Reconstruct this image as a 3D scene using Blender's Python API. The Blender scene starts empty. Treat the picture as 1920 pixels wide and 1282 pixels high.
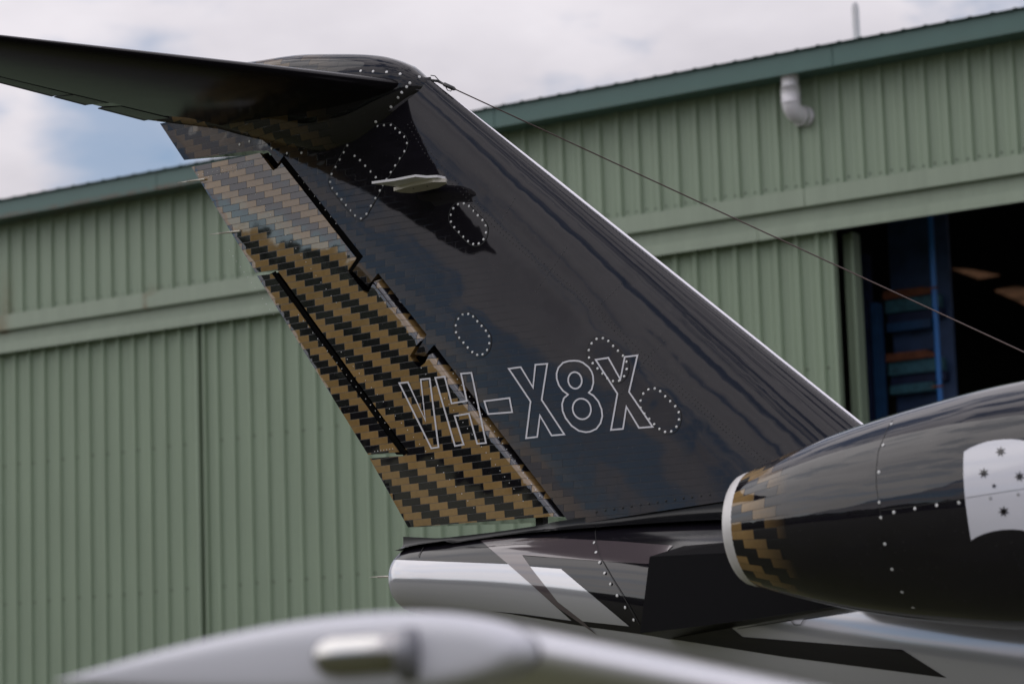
import bpy, math, random
import numpy as np
from mathutils import Vector, Matrix
from mathutils.geometry import delaunay_2d_cdt

random.seed(7)
rng = np.random.default_rng(7)
C = bpy.context.scene.collection
SC = bpy.context.scene

# ------------------------------------------------------------------ camera
FPX = 5400.0                                    # focal length in pixels of the 1920 px wide photograph
YAW, PITCH, ROLL = .58108, .15393, -.0328
_f = np.array([-math.sin(YAW)*math.cos(PITCH), math.cos(YAW)*math.cos(PITCH), math.sin(PITCH)])
_r = np.cross(_f, [0, 0, 1]); _r /= np.linalg.norm(_r); _u = np.cross(_r, _f)
FW = _f
RT = math.cos(ROLL)*_r + math.sin(ROLL)*_u
UP = -math.sin(ROLL)*_r + math.cos(ROLL)*_u
CAM = -12*FW; CAM[2] = 1.2
cam_d = bpy.data.cameras.new('camera'); cam = bpy.data.objects.new('camera', cam_d); C.objects.link(cam)
cam.matrix_world = Matrix(((RT[0], UP[0], -FW[0], CAM[0]), (RT[1], UP[1], -FW[1], CAM[1]), (RT[2], UP[2], -FW[2], CAM[2]), (0, 0, 0, 1)))
cam_d.sensor_width = 36; cam_d.lens = 36*FPX/1920
cam_d.clip_start = .05; cam_d.clip_end = 3000
cam_d.dof.use_dof = True; cam_d.dof.focus_distance = 12.2; cam_d.dof.aperture_fstop = 3.0
SC.camera = cam

# ------------------------------------------------------------------ sky, sun, exposure
SUN = Vector((-.80, -.30, .55)).normalized()
w = bpy.data.worlds.new('World'); SC.world = w; w.use_nodes = True
nt = w.node_tree; N = nt.nodes; L = nt.links
N.clear()
def nd(t, **k):
    n = N.new(t)
    for a, b in k.items(): setattr(n, a, b)
    return n
def wmath(op, a, b=None, c=None):
    n = nd('ShaderNodeMath', operation=op)
    for i, v in enumerate((a, b, c)):
        if v is None: continue
        if isinstance(v, (int, float)): n.inputs[i].default_value = v
        else: L.new(v, n.inputs[i])
    return n.outputs[0]
sky = nd('ShaderNodeTexSky', sky_type='NISHITA', sun_disc=False)
sky.sun_elevation = math.asin(SUN.z); sky.sun_rotation = math.atan2(SUN.x, SUN.y)
sky.air_density = 1.0; sky.dust_density = .25; sky.ozone_density = 3.0
tc = nd('ShaderNodeTexCoord')
mp = nd('ShaderNodeMapping'); mp.inputs['Scale'].default_value = (1, 1, 2.6); mp.inputs['Location'].default_value = (0.08, 17.44, 4.85)
L.new(tc.outputs['Generated'], mp.inputs['Vector'])
n1 = nd('ShaderNodeTexNoise'); n1.inputs['Scale'].default_value = 5.0; n1.inputs['Detail'].default_value = 9; n1.inputs['Roughness'].default_value = .6
n2 = nd('ShaderNodeTexNoise'); n2.inputs['Scale'].default_value = 5.5; n2.inputs['Detail'].default_value = 7; n2.inputs['Roughness'].default_value = .55
L.new(mp.outputs[0], n1.inputs['Vector']); L.new(mp.outputs[0], n2.inputs['Vector'])
# a break in the cloud low over the hangar, left
hd = (RT*(265-960)/FPX + UP*(641-275)/FPX + FW); hd /= np.linalg.norm(hd)
dp = nd('ShaderNodeVectorMath', operation='DOT_PRODUCT'); dp.inputs[1].default_value = tuple(hd)
nv = nd('ShaderNodeVectorMath', operation='NORMALIZE'); L.new(tc.outputs['Generated'], nv.inputs[0]); L.new(nv.outputs[0], dp.inputs[0])
n3 = nd('ShaderNodeTexNoise'); n3.inputs['Scale'].default_value = 28; n3.inputs['Detail'].default_value = 6; L.new(mp.outputs[0], n3.inputs['Vector'])
hole = wmath('SUBTRACT', dp.outputs['Value'], wmath('MULTIPLY', wmath('SUBTRACT', n3.outputs['Fac'], .5), .0016))
hr = nd('ShaderNodeMapRange', interpolation_type='SMOOTHSTEP'); L.new(hole, hr.inputs[0])
hr.inputs[1].default_value = .9991; hr.inputs[2].default_value = .99995; hr.inputs[3].default_value = 0; hr.inputs[4].default_value = .72
cr = nd('ShaderNodeMapRange', interpolation_type='SMOOTHSTEP'); L.new(n1.outputs['Fac'], cr.inputs[0])
cr.inputs[1].default_value = .39; cr.inputs[2].default_value = .515; cr.inputs[3].default_value = .10; cr.inputs[4].default_value = 1
mask = wmath('MULTIPLY', cr.outputs[0], wmath('SUBTRACT', 1.0, hr.outputs[0]))
cc = nd('ShaderNodeValToRGB'); L.new(n2.outputs['Fac'], cc.inputs[0])
cc.color_ramp.elements[0].position = .30; cc.color_ramp.elements[0].color = (5.8, 5.55, 6.05, 1)
cc.color_ramp.elements[1].position = .60; cc.color_ramp.elements[1].color = (8.0, 7.65, 8.1, 1)
# overcast brightens towards the zenith
sz = nd('ShaderNodeSeparateXYZ'); L.new(nv.outputs[0], sz.inputs[0])
gr = wmath('DIVIDE', wmath('ADD', 1.0, wmath('MULTIPLY', wmath('MAXIMUM', sz.outputs[2], 0.0), 1.5)), 1.30)
cg = nd('ShaderNodeVectorMath', operation='SCALE'); L.new(cc.outputs[0], cg.inputs[0]); L.new(gr, cg.inputs['Scale'])
mx = nd('ShaderNodeMix', data_type='RGBA'); L.new(mask, mx.inputs[0]); L.new(sky.outputs[0], mx.inputs[6]); L.new(cg.outputs[0], mx.inputs[7])
bg = nd('ShaderNodeBackground'); bg.inputs['Strength'].default_value = .1; L.new(mx.outputs[2], bg.inputs['Color'])
wo = nd('ShaderNodeOutputWorld'); L.new(bg.outputs[0], wo.inputs[0])
sd = bpy.data.lights.new('sun', 'SUN'); so = bpy.data.objects.new('sun', sd); C.objects.link(so)
sd.energy = .9; sd.angle = math.radians(60); sd.color = (1, .96, .9)
so.rotation_euler = SUN.to_track_quat('Z', 'Y').to_euler(); so.location = (0, -20, 30)
SC.view_settings.view_transform = 'Standard'; SC.view_settings.look = 'None'; SC.view_settings.exposure = 0; SC.view_settings.gamma = 1
SC.view_settings.use_curve_mapping = False

# ------------------------------------------------------------------ pixel rays (used to read real positions off known planes)
def rays(P):
    P = np.asarray(P, float).reshape(-1, 2)
    return FW + np.outer((P[:, 0]-960)/FPX, RT) + np.outer((641-P[:, 1])/FPX, UP)
def onY(px, py, y=0.):
    d = rays((px, py))[0]; return CAM + d*(y-CAM[1])/d[1]
def onZ(px, py, z):
    d = rays((px, py))[0]; return CAM + d*(z-CAM[2])/d[2]
def hit(P, f, t0, t1, n=260):
    """first crossing of implicit surface f(points)=0 along each ray"""
    D = rays(P); ts = np.linspace(t0, t1, n); out = []
    V = np.array([f(CAM + D*t) for t in ts])
    for i in range(len(D)):
        v = V[:, i]; k = np.where((v[:-1] > 0) & (v[1:] <= 0))[0]
        if len(k): a, b = ts[k[0]], ts[k[0]+1]
        else:
            j = int(np.argmin(v)); a = b = ts[j]
        out.append((a, b))
    a = np.array([o[0] for o in out]); b = np.array([o[1] for o in out])
    for _ in range(26):
        m = (a+b)/2; v = f(CAM + D*m[:, None]); s = v > 0
        a = np.where(s, m, a); b = np.where(s, b, m)
    return CAM + D*((a+b)/2)[:, None]
def grad(f, P):
    P = np.asarray(P, float); g = np.zeros_like(P); h = 2e-3
    for i in range(3):
        e = np.zeros(3); e[i] = h
        g[:, i] = (f(P+e)-f(P-e))/(2*h)
    return g/np.maximum(np.linalg.norm(g, axis=1, keepdims=True), 1e-9)
def spline(xs, ys):
    xs = np.array(xs, float); ys = np.array(ys, float)
    d = np.diff(ys)/np.diff(xs); m = np.zeros_like(ys); m[0] = d[0]; m[-1] = d[-1]
    for i in range(1, len(xs)-1):
        m[i] = 0 if d[i-1]*d[i] <= 0 else 2*d[i-1]*d[i]/(d[i-1]+d[i])
    def s(x):
        x = np.clip(x, xs[0], xs[-1]); k = np.clip(np.searchsorted(xs, x, 'right')-1, 0, len(xs)-2)
        h = xs[k+1]-xs[k]; t = (x-xs[k])/h
        return (2*t**3-3*t**2+1)*ys[k] + (t**3-2*t**2+t)*h*m[k] + (-2*t**3+3*t**2)*ys[k+1] + (t**3-t**2)*h*m[k+1]
    return s

# ------------------------------------------------------------------ object helpers
def link(o, parent=None):
    C.objects.link(o)
    if parent is not None:
        o.parent = parent
        p = parent; loc = Vector((0, 0, 0))
        while p is not None: loc += p.location if p.type == 'EMPTY' else Vector((0, 0, 0)); p = p.parent
        if parent.type == 'EMPTY': o.matrix_parent_inverse = Matrix.Translation(-loc)
    return o
def empty(name, loc, label, cat, group=None):
    o = bpy.data.objects.new(name, None); o.location = loc; C.objects.link(o)
    o['label'] = label; o['category'] = cat
    if group: o['group'] = group
    return o
def obj(name, verts, faces, mat, parent=None, normals=None, smooth=False, kind=None, mats=None, fm=None):
    me = bpy.data.meshes.new(name); me.from_pydata([tuple(map(float, v)) for v in verts], [], faces)
    if mat is not None: me.materials.append(mat)
    for m in mats or []: me.materials.append(m)
    if fm is not None: me.polygons.foreach_set('material_index', fm)
    if smooth or normals is not None: me.polygons.foreach_set('use_smooth', [True]*len(me.polygons))
    me.update()
    if normals is not None: me.normals_split_custom_set_from_vertices([tuple(map(float, n)) for n in normals])
    o = bpy.data.objects.new(name, me); link(o, parent)
    if kind: o['kind'] = kind
    return o
class MB:
    def __init__(s): s.v = []; s.f = []; s.m = []
    def add(s, v, f, m=0):
        b = len(s.v); s.v += [tuple(map(float, q)) for q in v]; s.f += [tuple(i+b for i in q) for q in f]; s.m += [m]*len(f); return s
    def box(s, a, b, m=0):
        (x0, y0, z0), (x1, y1, z1) = a, b
        return s.add([(x0,y0,z0),(x1,y0,z0),(x1,y1,z0),(x0,y1,z0),(x0,y0,z1),(x1,y0,z1),(x1,y1,z1),(x0,y1,z1)],
                     [(0,3,2,1),(4,5,6,7),(0,1,5,4),(1,2,6,5),(2,3,7,6),(3,0,4,7)], m)
    def tube(s, pts, r, n=8, m=0, cap=True):
        pts = [Vector(p) for p in pts]; R = r if isinstance(r, (list, tuple)) else [r]*len(pts); V = []; F = []
        for i, p in enumerate(pts):
            t = (pts[min(i+1, len(pts)-1)]-pts[max(i-1, 0)]).normalized()
            a = t.cross(Vector((0, 0, 1)));  a = a if a.length > .05 else t.cross(Vector((1, 0, 0))); a.normalize(); b = t.cross(a)
            V += [p + R[i]*(math.cos(2*math.pi*k/n)*a + math.sin(2*math.pi*k/n)*b) for k in range(n)]
        for i in range(len(pts)-1):
            for k in range(n): F.append((i*n+k, i*n+(k+1) % n, (i+1)*n+(k+1) % n, (i+1)*n+k))
        if cap: F.append(tuple(range(n))); F.append(tuple(reversed(range((len(pts)-1)*n, len(pts)*n))))
        return s.add(V, F, m)
    def obj(s, name, mat, parent=None, smooth=False, kind=None, mats=None):
        return obj(name, s.v, s.f, mat, parent, smooth=smooth, kind=kind, mats=mats, fm=s.m if mats else None)
def loft(rings, close=True, caps=False):
    n = len(rings[0]); V = [p for r in rings for p in r]; F = []
    for i in range(len(rings)-1):
        for k in range(n if close else n-1):
            F.append((i*n+k, i*n+(k+1) % n, (i+1)*n+(k+1) % n, (i+1)*n+k))
    if caps: F += [tuple(reversed(range(n))), tuple(range((len(rings)-1)*n, len(rings)*n))]
    return V, F
def disc_field(P, Nn, r, h=.0016, k=8):
    """low domed screw heads at points P with outward normals Nn"""
    V = []; F = []
    for p, n in zip(P, Nn):
        n = Vector(n).normalized(); n = (n+Vector(rng.normal(0, .10, 3))).normalized(); a = n.cross(Vector((.3, .2, .9))).normalized(); b = n.cross(a); p = Vector(p); q = len(V)
        V += [p + r*(math.cos(2*math.pi*i/k)*a + math.sin(2*math.pi*i/k)*b) + n*.0004 for i in range(k)] + [p + .6*r*(math.cos(2*math.pi*i/k)*a + math.sin(2*math.pi*i/k)*b) + n*h for i in range(k)]
        F += [(q+i, q+(i+1) % k, q+k+(i+1) % k, q+k+i) for i in range(k)] + [tuple(q+k+i for i in range(k))]
    return V, F
def inside(P, poly):
    P = np.asarray(P, float); x, y = P[:, 0], P[:, 1]; c = np.zeros(len(P), bool); j = len(poly)-1
    for i in range(len(poly)):
        xi, yi = poly[i]; xj, yj = poly[j]
        with np.errstate(divide='ignore', invalid='ignore'):
            c ^= ((yi > y) != (yj > y)) & (x < (xj-xi)*(y-yi)/(yj-yi+1e-30)+xi)
        j = i
    return c
def segdist(P, poly, closed=True):
    P = np.asarray(P, float); d = np.full(len(P), 1e9); n = len(poly)
    for i in range(n if closed else n-1):
        a = np.array(poly[i], float); b = np.array(poly[(i+1) % n], float); ab = b-a; l = max(ab@ab, 1e-12)
        t = np.clip(((P-a)@ab)/l, 0, 1); d = np.minimum(d, np.linalg.norm(P-(a+t[:, None]*ab), axis=1))
    return d
def subdiv(poly, step, closed=True):
    out = []; n = len(poly)
    for i in range(n if closed else n-1):
        a = np.array(poly[i], float); b = np.array(poly[(i+1) % n], float); k = max(1, int(np.linalg.norm(b-a)/step))
        out += [tuple(a+(b-a)*t/k) for t in range(k)]
    if not closed: out.append(tuple(poly[-1]))
    return out
def fill(poly, step, extra=(), margin=.35):
    """triangulated polygon with interior points; returns pts, tris, number of boundary pts"""
    bd = subdiv(poly, step)
    P = np.array(bd); lo = P.min(0); hi = P.max(0)
    gx, gy = np.meshgrid(np.arange(lo[0], hi[0], step), np.arange(lo[1], hi[1], step)); G = np.stack([gx.ravel()+.013*step, gy.ravel()+.017*step], 1)
    if len(extra): G = np.vstack([G, np.asarray(extra)])
    G = G[inside(G, bd)]; G = G[segdist(G, bd) > margin*step] if not len(extra) else G[segdist(G, bd) > 1e-4]
    A = [Vector(p) for p in bd] + [Vector(p) for p in G]
    nb = len(bd)
    v, e, f, *_ = delaunay_2d_cdt(A, [(i, (i+1) % nb) for i in range(nb)], [], 1, 1e-7)
    v = np.array([tuple(q) for q in v]); cen = np.array([v[list(t)].mean(0) for t in f])
    keep = inside(cen, bd)
    return v, [tuple(t) for t, k in zip(f, keep) if k]
def decal(name, px, f, t0, t1, off, mat, parent, step=10, kind=None):
    v, F = fill(px, step)
    P = hit(v, f, t0, t1); n = grad(f, P)
    return obj(name, P+n*off, [tuple(reversed(t)) for t in F], mat, parent, normals=n, kind=kind)

# ------------------------------------------------------------------ materials
def material(name, color, rough=.5, metal=0., coat=0., var=0., vscale=6., bump=0., bscale=20., spec=.5, stretch=(1, 1, 1), coat_rough=.03, rvar=0.):
    m = bpy.data.materials.new(name); m.use_nodes = True; t = m.node_tree; b = t.nodes['Principled BSDF']
    b.inputs['Base Color'].default_value = (*color, 1); b.inputs['Roughness'].default_value = rough; b.inputs['Metallic'].default_value = metal
    b.inputs['Coat Weight'].default_value = coat; b.inputs['Coat Roughness'].default_value = coat_rough; b.inputs['Specular IOR Level'].default_value = spec
    if var or bump or rvar:
        co = t.nodes.new('ShaderNodeTexCoord'); mpn = t.nodes.new('ShaderNodeMapping'); mpn.inputs['Scale'].default_value = stretch
        t.links.new(co.outputs['Object'], mpn.inputs[0])
    if var or rvar:
        n = t.nodes.new('ShaderNodeTexNoise'); n.inputs['Scale'].default_value = vscale; n.inputs['Detail'].default_value = 6; n.inputs['Roughness'].default_value = .6
        t.links.new(mpn.outputs[0], n.inputs['Vector'])
        if var:
            mr = t.nodes.new('ShaderNodeMapRange'); t.links.new(n.outputs['Fac'], mr.inputs[0])
            mr.inputs[1].default_value = .25; mr.inputs[2].default_value = .75; mr.inputs[3].default_value = 1-var; mr.inputs[4].default_value = 1+var
            vm = t.nodes.new('ShaderNodeVectorMath'); vm.operation = 'SCALE'; vm.inputs[0].default_value = color; t.links.new(mr.outputs[0], vm.inputs['Scale'])
            t.links.new(vm.outputs[0], b.inputs['Base Color'])
        if rvar:
            mr2 = t.nodes.new('ShaderNodeMapRange'); t.links.new(n.outputs['Fac'], mr2.inputs[0])
            mr2.inputs[1].default_value = .3; mr2.inputs[2].default_value = .7; mr2.inputs[3].default_value = max(.01, rough-rvar); mr2.inputs[4].default_value = rough+rvar
            t.links.new(mr2.outputs[0], b.inputs['Roughness'])
    if bump:
        n = t.nodes.new('ShaderNodeTexNoise'); n.inputs['Scale'].default_value = bscale; n.inputs['Detail'].default_value = 2
        t.links.new(mpn.outputs[0], n.inputs['Vector'])
        bp = t.nodes.new('ShaderNodeBump'); bp.inputs['Strength'].default_value = 1; bp.inputs['Distance'].default_value = bump
        t.links.new(n.outputs['Fac'], bp.inputs['Height']); t.links.new(bp.outputs[0], b.inputs['Normal']); t.links.new(bp.outputs[0], b.inputs['Coat Normal'])
    return m
M = {}
M['black'] = material('gloss_black_paint', (.0085, .0075, .0105), .06, coat=0, bump=.0012, bscale=3.2, spec=.5)
M['stab_black'] = material('stabilizer_black_paint', (.0085, .0075, .0095), .2, spec=.1, bump=.0008, bscale=4)
M['matte_black'] = material('soft_black', (.008, .008, .009), .4)
M['gap_shade'] = material('gap_shade_black', (.003, .003, .003), .9, spec=.04)  # near-black colour carries the shade inside narrow gaps
M['pylon'] = material('satin_black_pylon', (.0055, .005, .006), .35, spec=.12)
M['seam'] = material('dark_seam', (.004, .004, .004), .6)
M['screw'] = material('bare_screw_head', (.66, .66, .65), .45, metal=.2)
M['screw_dim'] = material('painted_rivet', (.018, .018, .02), .35)
M['white_line'] = material('white_vinyl', (.66, .65, .68), .35)
M['silver'] = material('silver_paint', (.50, .50, .53), .12, metal=.45, coat=1, bump=.0008, bscale=2.5)
M['taupe'] = material('taupe_paint', (.105, .085, .092), .12, metal=.2, coat=1)
M['white'] = material('white_gloss_paint', (.72, .72, .76), .22, coat=.6, bump=.0008, bscale=2.)
M['metal_le'] = material('polished_leading_edge', (.90, .89, .92), .18, metal=.5, bump=.0006, bscale=5)
M['tip'] = material('tip_white', (.63, .63, .68), .35, coat=.3)
M['metal'] = material('polished_metal', (.80, .78, .76), .22, metal=1)
M['chrome'] = material('lamp_glass', (.48, .47, .46), .12, metal=1)
M['offwhite'] = material('antenna_white', (.74, .73, .73), .4, var=.06, vscale=12)
M['antbase'] = material('antenna_foot_cream', (.60, .56, .48), .45, var=.08, vscale=20)
M['wire'] = material('wire_brown', (.07, .038, .034), .5)
M['rubber'] = material('rubber', (.012, .012, .012), .7)

def tile_material(name, tanmode, axis='z', lk=(0, 0)):
    """basket print of tan and black oblongs under clear coat; flat print, so colour only"""
    m = bpy.data.materials.new(name); m.use_nodes = True; t = m.node_tree; b = t.nodes['Principled BSDF']
    def mt(op, a, bb=None, c=None):
        n = t.nodes.new('ShaderNodeMath'); n.operation = op
        for i, v in enumerate((a, bb, c)):
            if v is None: continue
            if isinstance(v, (int, float)): n.inputs[i].default_value = v
            else: t.links.new(v, n.inputs[i])
        return n.outputs[0]
    co = t.nodes.new('ShaderNodeTexCoord'); sx = t.nodes.new('ShaderNodeSeparateXYZ'); t.links.new(co.outputs['Object'], sx.inputs[0])
    X = sx.outputs[0]; Z = sx.outputs[2] if axis == 'z' else mt('MULTIPLY', sx.outputs[1], 1.0)
    if axis == 'nac': Z = mt('MULTIPLY', mt('ARCTAN2', mt('SUBTRACT', sx.outputs[2], 2.08), mt('SUBTRACT', -.95, sx.outputs[1])), .235)
    h, s, P = (.0301, .052875, .2115) if axis == 'z' else (.033, .054, .216)
    top, x0 = (3.95, -1.634) if axis != 'nac' else (3.937, -1.60)
    v = mt('DIVIDE', mt('SUBTRACT', mt('SUBTRACT', top, Z), mt('MULTIPLY', mt('SUBTRACT', X, x0), .015 if axis == 'z' else 0)), h); row = mt('FLOOR', v); fv = mt('FRACT', v)
    u = mt('DIVIDE', mt('SUBTRACT', mt('SUBTRACT', X, x0), mt('MULTIPLY', row, s)), P); fu = mt('FRACT', u); f2 = mt('FRACT', mt('MULTIPLY', u, 2))
    tan = mt('LESS_THAN', fu, .5)
    ln = mt('MAXIMUM', mt('GREATER_THAN', mt('ABSOLUTE', mt('SUBTRACT', fv, .5)), .462), mt('GREATER_THAN', mt('ABSOLUTE', mt('SUBTRACT', f2, .5)), .487))
    if tanmode == 'full': mask = 1.0
    else:
        xh, sl, wd, hi = tanmode            # tan fades out forward of x = xh + sl*(z-4.01)
        d = mt('SUBTRACT', X, mt('ADD', xh, mt('MULTIPLY', mt('SUBTRACT', sx.outputs[2], 4.01), sl)))
        mr = t.nodes.new('ShaderNodeMapRange'); t.links.new(d, mr.inputs[0]); mr.inputs[1].default_value = 0; mr.inputs[2].default_value = wd
        mr.inputs[3].default_value = hi; mr.inputs[4].default_value = 0; mask = mr.outputs[0]
    if tanmode != 'full':
        de = mt('DIVIDE', d, mt('MULTIPLY', mt('MAXIMUM', .2, mt('SUBTRACT', 4.55, sx.outputs[2])), .55)) if axis == 'z' and lk[0] == 0 else d
        lm = t.nodes.new('ShaderNodeMapRange'); t.links.new(de, lm.inputs[0]); lm.inputs[1].default_value = .4 if lk[0] == 0 else wd*lk[0]; lm.inputs[2].default_value = 1.0 if lk[0] == 0 else wd*lk[1]; lm.inputs[3].default_value = 1; lm.inputs[4].default_value = 0
        ln = mt('MULTIPLY', ln, lm.outputs[0])
    wn = t.nodes.new('ShaderNodeTexWhiteNoise'); wn.noise_dimensions = '2D'
    cx = t.nodes.new('ShaderNodeCombineXYZ'); t.links.new(row, cx.inputs[0]); t.links.new(mt('FLOOR', mt('MULTIPLY', u, 2)), cx.inputs[1]); t.links.new(cx.outputs[0], wn.inputs[0])
    nz = t.nodes.new('ShaderNodeTexNoise'); nz.inputs['Scale'].default_value = 55; nz.inputs['Detail'].default_value = 5; t.links.new(co.outputs['Object'], nz.inputs['Vector'])
    val = mt('ADD', mt('MULTIPLY', wn.outputs['Value'], .22), mt('ADD', .72, mt('MULTIPLY', nz.outputs['Fac'], .3)))
    c1 = t.nodes.new('ShaderNodeVectorMath'); c1.operation = 'SCALE'; c1.inputs[0].default_value = (.30, .188, .074); t.links.new(val, c1.inputs['Scale'])
    c2 = t.nodes.new('ShaderNodeVectorMath'); c2.operation = 'SCALE'; c2.inputs[0].default_value = (.0095, .0085, .0115); t.links.new(val, c2.inputs['Scale'])
    mx = t.nodes.new('ShaderNodeMix'); mx.data_type = 'RGBA'
    t.links.new(mt('MULTIPLY', tan, mask), mx.inputs[0]); t.links.new(c2.outputs[0], mx.inputs[6]); t.links.new(c1.outputs[0], mx.inputs[7])
    # specks of dust and pinholes in the clear coat
    sp = t.nodes.new('ShaderNodeTexVoronoi'); sp.inputs['Scale'].default_value = 42; t.links.new(co.outputs['Object'], sp.inputs['Vector'])
    spk = mt('LESS_THAN', sp.outputs['Distance'], .085)
    m2 = t.nodes.new('ShaderNodeMix'); m2.data_type = 'RGBA'; t.links.new(mt('MULTIPLY', spk, .35 if tanmode == 'full' else .1), m2.inputs[0]); t.links.new(mx.outputs[2], m2.inputs[6]); m2.inputs[7].default_value = (.22, .2, .18, 1)
    m3 = t.nodes.new('ShaderNodeMix'); m3.data_type = 'RGBA'; t.links.new(mt('MULTIPLY', ln, .7 if tanmode == 'full' else .5), m3.inputs[0]); t.links.new(m2.outputs[2], m3.inputs[6]); m3.inputs[7].default_value = (.003, .003, .003, 1)
    t.links.new(m3.outputs[2], b.inputs['Base Color'])
    b.inputs['Coat Weight'].default_value = 0; b.inputs['Coat Roughness'].default_value = .03
    t.links.new(mt('MULTIPLY', mt('SUBTRACT', 1, mt('MULTIPLY', ln, .7 if tanmode == 'full' else .32)), 1. if tanmode == 'full' else .47), b.inputs['Specular IOR Level'])
    if tanmode == 'full': b.inputs['IOR'].default_value = 1.65
    rg = mt('ADD', .035, mt('MULTIPLY', ln, .3 if tanmode == 'full' else .1)); t.links.new(rg, b.inputs['Roughness'])
    bn = t.nodes.new('ShaderNodeTexNoise'); bn.inputs['Scale'].default_value = 3.4; bn.inputs['Detail'].default_value = 2.5; t.links.new(co.outputs['Object'], bn.inputs['Vector'])
    bp = t.nodes.new('ShaderNodeBump'); bp.inputs['Distance'].default_value = .0024; bp.inputs['Strength'].default_value = 1
    t.links.new(mt('SUBTRACT', bn.outputs['Fac'], mt('MULTIPLY', ln, .06)), bp.inputs['Height']); t.links.new(bp.outputs[0], b.inputs['Normal']); t.links.new(bp.outputs[0], b.inputs['Coat Normal'])
    return m
M['tile'] = tile_material('basket_print', 'full')
M['tile_fin'] = tile_material('basket_print_fading', (-1.20, -.83, .30, .22))
M['tile_fairing'] = tile_material('basket_print_fairing', (-1.10, 0, .30, .32), 'z', (.8, 1.3))
M['tile_nac'] = tile_material('basket_print_nacelle', (1.70, 0, .20, .75), 'nac', (.7, 1.1))

def hangar_green(name, color, var=.085):
    m = material(name, color, .42, var=var, vscale=2.2, stretch=(5, 1, .35), bump=.0008, bscale=3)
    t = m.node_tree; b = t.nodes['Principled BSDF']
    src = b.inputs['Base Color'].links[0].from_socket
    co = t.nodes.new('ShaderNodeTexCoord'); sx = t.nodes.new('ShaderNodeSeparateXYZ'); g = t.nodes.new('ShaderNodeNewGeometry'); t.links.new(g.outputs['Position'], sx.inputs[0])
    def mt(op, a, bb=None):
        n = t.nodes.new('ShaderNodeMath'); n.operation = op
        for i, v in enumerate((a, bb)):
            if v is None: continue
            if isinstance(v, (int, float)): n.inputs[i].default_value = v
            else: t.links.new(v, n.inputs[i])
        return n.outputs[0]
    tot = None
    for (x0, wd, zlo, zhi, amt) in ((-15.13, .10, 6.28, 7.1, .55), (-13.08, .03, 6.3, 6.62, .5), (-13.0, .07, 6.44, 6.6, .3)):
        gx = mt('POWER', 2.718, mt('MULTIPLY', mt('POWER', mt('DIVIDE', mt('SUBTRACT', sx.outputs[0], x0), wd), 2), -1))
        gz = mt('MULTIPLY', mt('GREATER_THAN', sx.outputs[2], zlo), mt('MAXIMUM', 0, mt('DIVIDE', mt('SUBTRACT', zhi, sx.outputs[2]), zhi-zlo)))
        q = mt('MULTIPLY', mt('MULTIPLY', gx, gz), amt); tot = q if tot is None else mt('ADD', tot, q)
    nz = t.nodes.new('ShaderNodeTexNoise'); nz.inputs['Scale'].default_value = 14; nz.inputs['Detail'].default_value = 6; t.links.new(g.outputs['Position'], nz.inputs['Vector'])
    tot = mt('MINIMUM', 1, mt('MULTIPLY', tot, mt('MULTIPLY', nz.outputs['Fac'], 2.2)))
    mx = t.nodes.new('ShaderNodeMix'); mx.data_type = 'RGBA'; t.links.new(tot, mx.inputs[0]); t.links.new(src, mx.inputs[6]); mx.inputs[7].default_value = (.17, .10, .03, 1)
    t.links.new(mx.outputs[2], b.inputs['Base Color'])
    return m
M['wall'] = hangar_green('mist_green_sheet', (.295, .368, .262))
M['door'] = hangar_green('mist_green_door', (.272, .345, .238))
M['trimg'] = hangar_green('mist_green_trim', (.31, .37, .275))
M['fascia'] = material('bottle_green_fascia', (.088, .165, .145), .4, var=.06, vscale=3, bump=.0006, bscale=2)
# rust creeping up from the lower lip of the fascia
_t = M['fascia'].node_tree; _b = _t.nodes['Principled BSDF']; _s = _b.inputs['Base Color'].links[0].from_socket
_g = _t.nodes.new('ShaderNodeNewGeometry'); _x = _t.nodes.new('ShaderNodeSeparateXYZ'); _t.links.new(_g.outputs['Position'], _x.inputs[0])
_n = _t.nodes.new('ShaderNodeTexNoise'); _n.inputs['Scale'].default_value = 5; _n.inputs['Detail'].default_value = 8; _n.inputs['Roughness'].default_value = .75; _t.links.new(_g.outputs['Position'], _n.inputs['Vector'])
_a = _t.nodes.new('ShaderNodeMapRange'); _t.links.new(_x.outputs[2], _a.inputs[0]); _a.inputs[1].default_value = 7.60; _a.inputs[2].default_value = 7.535; _a.inputs[3].default_value = -.6; _a.inputs[4].default_value = .35
_c = _t.nodes.new('ShaderNodeMath'); _c.operation = 'ADD'; _t.links.new(_a.outputs[0], _c.inputs[0]); _t.links.new(_n.outputs['Fac'], _c.inputs[1])
_d = _t.nodes.new('ShaderNodeMapRange'); _t.links.new(_c.outputs[0], _d.inputs[0]); _d.inputs[1].default_value = .74; _d.inputs[2].default_value = 1.0
_m = _t.nodes.new('ShaderNodeMix'); _m.data_type = 'RGBA'; 
_e = _t.nodes.new('ShaderNodeMapRange'); _t.links.new(_x.outputs[0], _e.inputs[0]); _e.inputs[1].default_value = -12.2; _e.inputs[2].default_value = -10.5; _e.inputs[3].default_value = .8; _e.inputs[4].default_value = .06
_p = _t.nodes.new('ShaderNodeMath'); _p.operation = 'MULTIPLY'; _t.links.new(_d.outputs[0], _p.inputs[0]); _t.links.new(_e.outputs[0], _p.inputs[1])
_t.links.new(_p.outputs[0], _m.inputs[0]); _t.links.new(_s, _m.inputs[6]); _m.inputs[7].default_value = (.14, .07, .035, 1); _t.links.new(_m.outputs[2], _b.inputs['Base Color'])
M['inside'] = material('dark_interior', (.010, .011, .015), .9)  # shade of the hangar interior put into the colour of its surfaces
M['pvc'] = material('white_pvc', (.76, .74, .76), .35, var=.07, vscale=9)
M['blue'] = material('blue_steel', (.016, .06, .15), .45, var=.3, vscale=8)
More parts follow.
